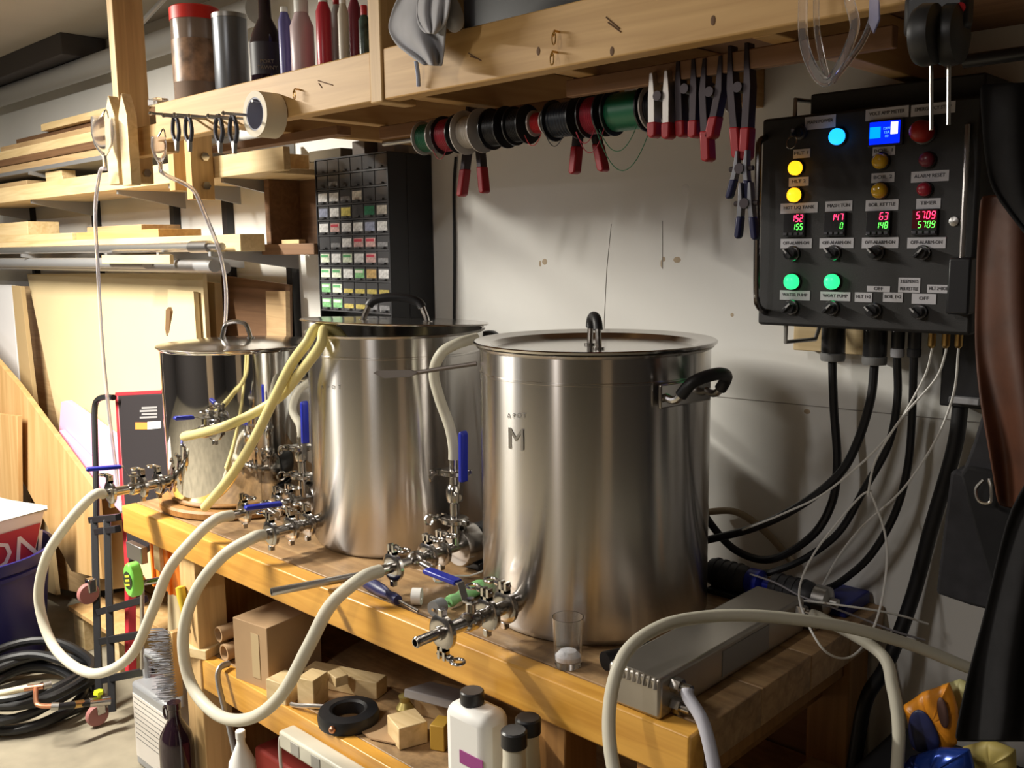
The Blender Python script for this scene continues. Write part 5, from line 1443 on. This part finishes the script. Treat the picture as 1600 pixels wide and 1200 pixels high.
# growler
gx = P(275, 1150, y=1.13).x
gq = V((gx, 1.13, .001))
gw = thing('growler_bottle', gq, 'dark brown glass growler with a finger loop on the floor', 'bottle')
gtop = P(275, 1100, y=1.13).z
gr_ = SZ(26, gq + Z * .1)
gh = gtop
B().lathe(gq, Z, [(gr_ * .95, 0), (gr_, .008), (gr_, gh * .68), (gr_ * .9, gh * .75), (gr_ * .55, gh * .83), (gr_ * .36, gh * .88), (gr_ * .34, gh * .94), (gr_ * .40, gh * .95), (gr_ * .40, gh), (.001, gh + .001)], 32).ob('glass', dg, gw)
B().tube([gq + V((-gr_ * .36, -.01, gh * .9)) + V((-.014 + .014 * math.cos(u), 0, .018 * math.sin(u))) for u in [i * math.pi / 6 for i in range(12)]], .004, 8, closed=True).ob('finger_loop', dg, gw)
B().lathe(gq + Z * gh * .15, Z, [(gr_ + .0006, 0), (gr_ + .0006, gh * .22)], 32).ob('label', mat('dark_label', (.10, .10, .11), .5), gw)
# brush
ba, bb_ = P(258, 985, y=1.17), P(272, 1095, y=1.17)
br = thing('bench_brush', bb_, 'grey bristled bench brush hanging at the end of the bench', 'brush')
B().box((ba + bb_) / 2 + Y * .02, (.02, .03, (ba - bb_).length), RY(5)).ob('back', pine_z, br, .003)
bm2 = B()
for i in range(26):
    for j in range(4):
        p = ba.lerp(bb_, i / 25) + V((-.018 + .012 * j, .004, 0))
        bm2.cyl(p, p + V((random.uniform(-.012, .012) - .012, -.045 + random.uniform(-.008, .008), random.uniform(-.004, .004) + .008)), .0018, .0010, n=4)
bm2.ob('bristles', mat('bristle_grey', (.26, .27, .31), .7), br)['kind'] = 'stuff'
# orange crate under the left overhang
oc = thing('orange_crate', (-2.56, 1.3, .60), 'orange plastic bin hanging under the left end of the bench', 'bin')
ox0, ox1 = P(238, 860, y=1.24).x, min(P(288, 860, y=1.24).x, -2.462)
oz0, oz1 = P(262, 925, y=1.24).z, BT - .084
B().bb((ox0, 1.24, oz0), (ox1, 1.255, oz1)).ob('front_panel', orange, oc, .002)
for xx in (ox0, (ox0 + ox1) / 2, ox1 - .01):
    B().bb((xx, 1.232, oz0), (xx + .012, 1.242, oz1)).ob('rib', orange, oc, .001)
B().bb((ox1 - .012, 1.255, oz0), (ox1, 1.55, oz1)).ob('side_panel', orange, oc, .002)
B().bb((ox0, 1.255, oz0), (ox0 + .012, 1.55, oz1)).ob('side_panel', orange, oc, .002)
B().bb((ox0, 1.255, oz0), (ox1, 1.55, oz0 + .01)).ob('bottom', orange, oc)
# bar clamp and tape measure
q = P(222, 910, y=1.16)
bcl = thing('bar_clamp', (q.x, 1.16, P(222, 1040, y=1.16).z), 'steel bar clamp hanging upright at the bench end', 'clamp')
B().cyl(P(222, 1045, y=1.17), P(222, 900, y=1.17), .006).ob('bar', steel, bcl)
B().cyl(P(215, 912, y=1.16), P(255, 905, y=1.19), .009).ob('screw', steel, bcl)
B().ball(P(219, 908, y=1.155), .016, (1, 1, 1.1)).ob('swivel', steel, bcl)
B().bb(P(198, 868, y=1.16) - V((0, 0, .006)), P(220, 860, y=1.16) + V((0, .02, .006))).ob('jaw', dullsteel, bcl, .002)
q = P(200, 907, y=1.11)
tm = thing('tape_measure', q - Z * .04, 'lime green tape measure with round yellow and black badge', 'tape measure')
k = SZ(27, q)
B().prism([q + V(v) * k for v in ((-.55, 0, -.75), (-.7, 0, -.2), (-.6, 0, .6), (-.2, 0, 1.0), (.2, 0, .95), (.55, 0, .4), (.6, 0, -.5), (.3, 0, -1.0), (-.2, 0, -1.0))], (0, .035, 0)).ob('case', mat('lime', (.25, .75, .12), .4), tm, .006)
B().lathe(q - Y * .0005, -Y, [(k * .52, 0), (k * .52, .001), (.001, .0012)], 24).ob('badge', mat('badge_black', (.03, .04, .02), .5), tm)
for i in range(3):
    B().box(q + V((0, -.002, (i - 1) * k * .26)), (k * .6, .001, k * .13), RY(-15)).ob('badge_print', mat('badge_yellow', (.7, .65, .05), .5), tm)
# yellow handled chisel
a_, b_ = P(281, 915, y=1.172), P(290, 962, y=1.172)
yc = thing('chisel', b_, 'yellow handled chisel stuck behind the bench leg rail', 'chisel')
B().lathe(a_, b_ - a_, [(.001, 0), (.013, .004), (.014, .03), (.010, (b_ - a_).length)], 14).ob('handle', mat('yellow_plastic', (.70, .50, .04), .4), yc)
B().cyl(b_, b_ + (b_ - a_).normalized() * .05, .006).ob('blade', steel, yc)
# coil of black hose on the floor
co = thing('hose_coil', (-3.518, 1.092, 0), 'coil of thick black rubber hose on the concrete floor', 'hose')
cc = V((-3.518, 1.092, 0))
turns = 6
pts = []
for i in range(turns * 40 + 1):
    u = i / 40 * 2 * math.pi
    tn = i / (turns * 40)
    rr = .205 + .035 * math.sin(i / 40 * 2.7) + .02 * math.sin(u * 2 + tn * 9)
    pts.append(cc + V((math.cos(u) * rr * 1.05, math.sin(u) * rr, .019 + .125 * tn + .01 * math.sin(u * 3))))
B().tube(pts, .0165, 10).ob('rubber_hose', mat('hose_black', (.012, .012, .013), .4), co)
pz = lambda a, b, z: P(a, b, z=z)
hose('cream_hose', [pz(-40, 1086, .176), pz(0, 1083, .178), pz(30, 1077, .180), pz(43, 1075, .180)], .011, mat('cream_hose', (.62, .56, .40), .5), 'cream hose end pushed on the copper fitting')
ft = thing('pipe_fitting', pz(56, 1074, .17), 'copper and brass pipe tee lying on the black hose coil', 'fitting')
B().cyl(pz(38, 1076, .180), pz(68, 1072, .180), .010).ob('tee', copper, ft)
B().tube(spline([pz(56, 1074, .179), pz(56, 1095, .160), pz(62, 1102, .153), pz(82, 1103, .148)], 5), .008, 10).ob('elbow', copper, ft)
B().cyl(pz(68, 1072, .180), pz(80, 1069, .180), .013).ob('hose_clamp', dullsteel, ft)
B().cyl(pz(80, 1104, .149), pz(92, 1104, .145), .013).ob('hose_clamp', dullsteel, ft)
B().cyl(pz(90, 1104, .146), pz(142, 1098, .120), .011).ob('rubber_end', black, ft)
B().cyl(pz(116, 1101, .133), pz(130, 1099, .126), .0125).ob('brass_sleeve', brass, ft)
sv = thing('shutoff_valve', pz(155, 1098, .10), 'shutoff valve with yellow green handle on the hose coil', 'valve')
B().cyl(pz(140, 1098, .121), pz(172, 1094, .112), .016).ob('body', steel, sv)
hq = pz(155, 1096, .117) + Z * .026
hb_ = B().cyl(hq - Z * .022, hq + Z * .004, .006)
hb_.lathe(hq, Z, [(.016, 0), (.018, .004), (.016, .012), (.001, .013)], 6)
hb_.ob('turn_handle', mat('yellow_green', (.60, .72, .02), .4), sv)
# blue tub with white and red basket
tb = thing('storage_tub', (-4.09, 1.075, 0), 'dark blue plastic tub on the floor at the rack end', 'tub')
tubm = mat('navy_tub', (.018, .018, .13), .4)
tc2 = V((-4.09, 1.075, 0))
tR = .33
tH = P(60, 862, x=-3.84).z
B().lathe(tc2, Z, [(tR * .82, .002), (tR * .84, .004), (tR * .97, tH - .05), (tR, tH - .045), (tR * 1.03, tH - .01), (tR * 1.03, tH), (tR * .99, tH), (tR * .95, tH - .05), (tR * .80, .012), (.001, .012)], 48).ob('tub_wall', tubm, tb)
B().lathe(tc2 + Z * (tH - .075), Z, [(tR * .965, 0), (tR * 1.0, .004), (tR * 1.0, .018), (tR * .97, .022)], 48, close=True).ob('rim_band', tubm, tb)
bs = thing('paper_sack', tc2 + Z * .3, 'white and red printed sack stuffed into the blue tub', 'sack')
sk = mat('sack_white', (.74, .71, .70), .6)
bz0, bz1 = tH - .12, P(75, 798, x=-3.86).z
pl4 = [tc2 + V(v) * .88 for v in ((.27, -.12, 0), (.16, .24, 0), (-.28, .14, 0), (-.20, -.24, 0))]
vs = [V((p.x, p.y, bz0)) for p in pl4] + [V((tc2.x + (p.x - tc2.x) * 1.30, tc2.y + (p.y - tc2.y) * 1.30, bz1)) for p in pl4] + [V((tc2.x + (p.x - tc2.x) * 1.22, tc2.y + (p.y - tc2.y) * 1.22, bz1)) for p in pl4] + [V((tc2.x + (p.x - tc2.x) * .95, tc2.y + (p.y - tc2.y) * .95, bz0 + .03)) for p in pl4]
fs = []
for a in range(3):
    for i in range(4):
        j = (i + 1) % 4
        fs.append((a * 4 + i, a * 4 + j, a * 4 + 4 + j, a * 4 + 4 + i))
fs += [(0, 1, 2, 3), (15, 14, 13, 12)]
B().add(vs, fs).ob('sack_wall', sk, bs, .006)
f0, f1 = vs[0], vs[1]
g0, g1 = vs[4], vs[5]
wn = ((f1 - f0).cross(g0 - f0)).normalized()
if wn.dot(CAM - f0) < 0: wn = -wn
qd = lambda u, v: (f0.lerp(f1, u)).lerp(g0.lerp(g1, u), v) + wn * .004
redp = mat('sack_red', (.42, .03, .05), .6)
rp = B().prism([qd(0.03, .05), qd(.97, .05), qd(.97, .80), qd(.03, .80)], wn * .0015).ob('red_print', redp, bs)
xd = (f1 - f0).normalized()
yd = wn.cross(xd)
text('ON', .17, sk, rp, qd(.70, .45) + wn * .003, xd, yd, width=.26)
B().tube([g0, g1, vs[5], vs[6]], .012, 8, closed=True).ob('white_rim', white, bs)

# ============================================================ lower right: box with bags beyond the bench end
bx_ = thing('storage_box', (-.45, 1.6, 0), 'dark plastic storage box beyond the end of the bench', 'box')
B().bb((-.70, 1.40, .0), (-.12, 1.87, .60)).ob('tub', mat('box_dark', (.018, .018, .022), .6), bx_, .01)
B().bb((-.71, 1.39, .60), (-.11, 1.88, .63)).ob('lid', mat('box_dark', (.018, .018, .022), .6), bx_, .006)
def pouch(name, pix, y, th, m, label, cat='bag', parts=()):
    t = thing(name, P(pix[0][0], pix[0][1], y=y), label, cat)
    blob('pouch', [q for i in range(len(pix)) for q in (pix[i], ((pix[i][0] * .93 + pix[(i + 1) % len(pix)][0] * .07), (pix[i][1] * .93 + pix[(i + 1) % len(pix)][1] * .07)), ((pix[i][0] + pix[(i + 1) % len(pix)][0]) / 2 + 2, (pix[i][1] + pix[(i + 1) % len(pix)][1]) / 2), ((pix[i][0] * .07 + pix[(i + 1) % len(pix)][0] * .93), (pix[i][1] * .07 + pix[(i + 1) % len(pix)][1] * .93)))], y, th, m, t, 1)
    return t
og = mat('orange_foil', (.75, .28, .02), .35, noise=.25, nscale=18)
b1_ = pouch('snack_bag', [(1408, 1100), (1440, 1078), (1485, 1062), (1500, 1110), (1498, 1165), (1470, 1185), (1425, 1175)], 1.60, .016, og, 'orange printed bag leaning on the storage box by the wall')
blob('dark_print', [(1415, 1112), (1440, 1100), (1462, 1130), (1478, 1175), (1440, 1182), (1418, 1170)], 1.582, .005, mat('navy_print', (.02, .025, .09), .4, noise=.5, nscale=30), b1_)
blob('bottle_picture', [(1462, 1090), (1472, 1085), (1482, 1105), (1485, 1140), (1472, 1142), (1464, 1115)], 1.580, .004, mat('picture_brown', (.12, .06, .05), .5), b1_)
pouch('foil_bag', [(1468, 1068), (1500, 1058), (1530, 1075), (1530, 1130), (1505, 1140), (1488, 1100)], 1.64, .014, mat('pale_yellow', (.60, .56, .26), .5), 'pale yellow bag behind the orange printed one')
pouch('snack_bag', [(1395, 1205), (1420, 1180), (1470, 1165), (1520, 1168), (1530, 1210), (1470, 1250), (1400, 1250)], 1.548, .02, mat('blue_foil', (.015, .05, .30), .2, .4), 'shiny blue foil bag at the foot of the orange bag')
pouch('foil_bag', [(1500, 1165), (1545, 1152), (1590, 1170), (1590, 1230), (1530, 1240)], 1.60, .014, mat('mustard', (.50, .40, .12), .5), 'mustard yellow bag beside the shiny blue bag')
# clutter under the bench end
tag(B().bb((-1.02, 1.30, 0), (-.82, 1.78, .42)).ob('parts_bin', mat('dark_bin', (.015, .015, .03), .4), bevel=.01), 'black parts bin under the end of the bench', 'bin')
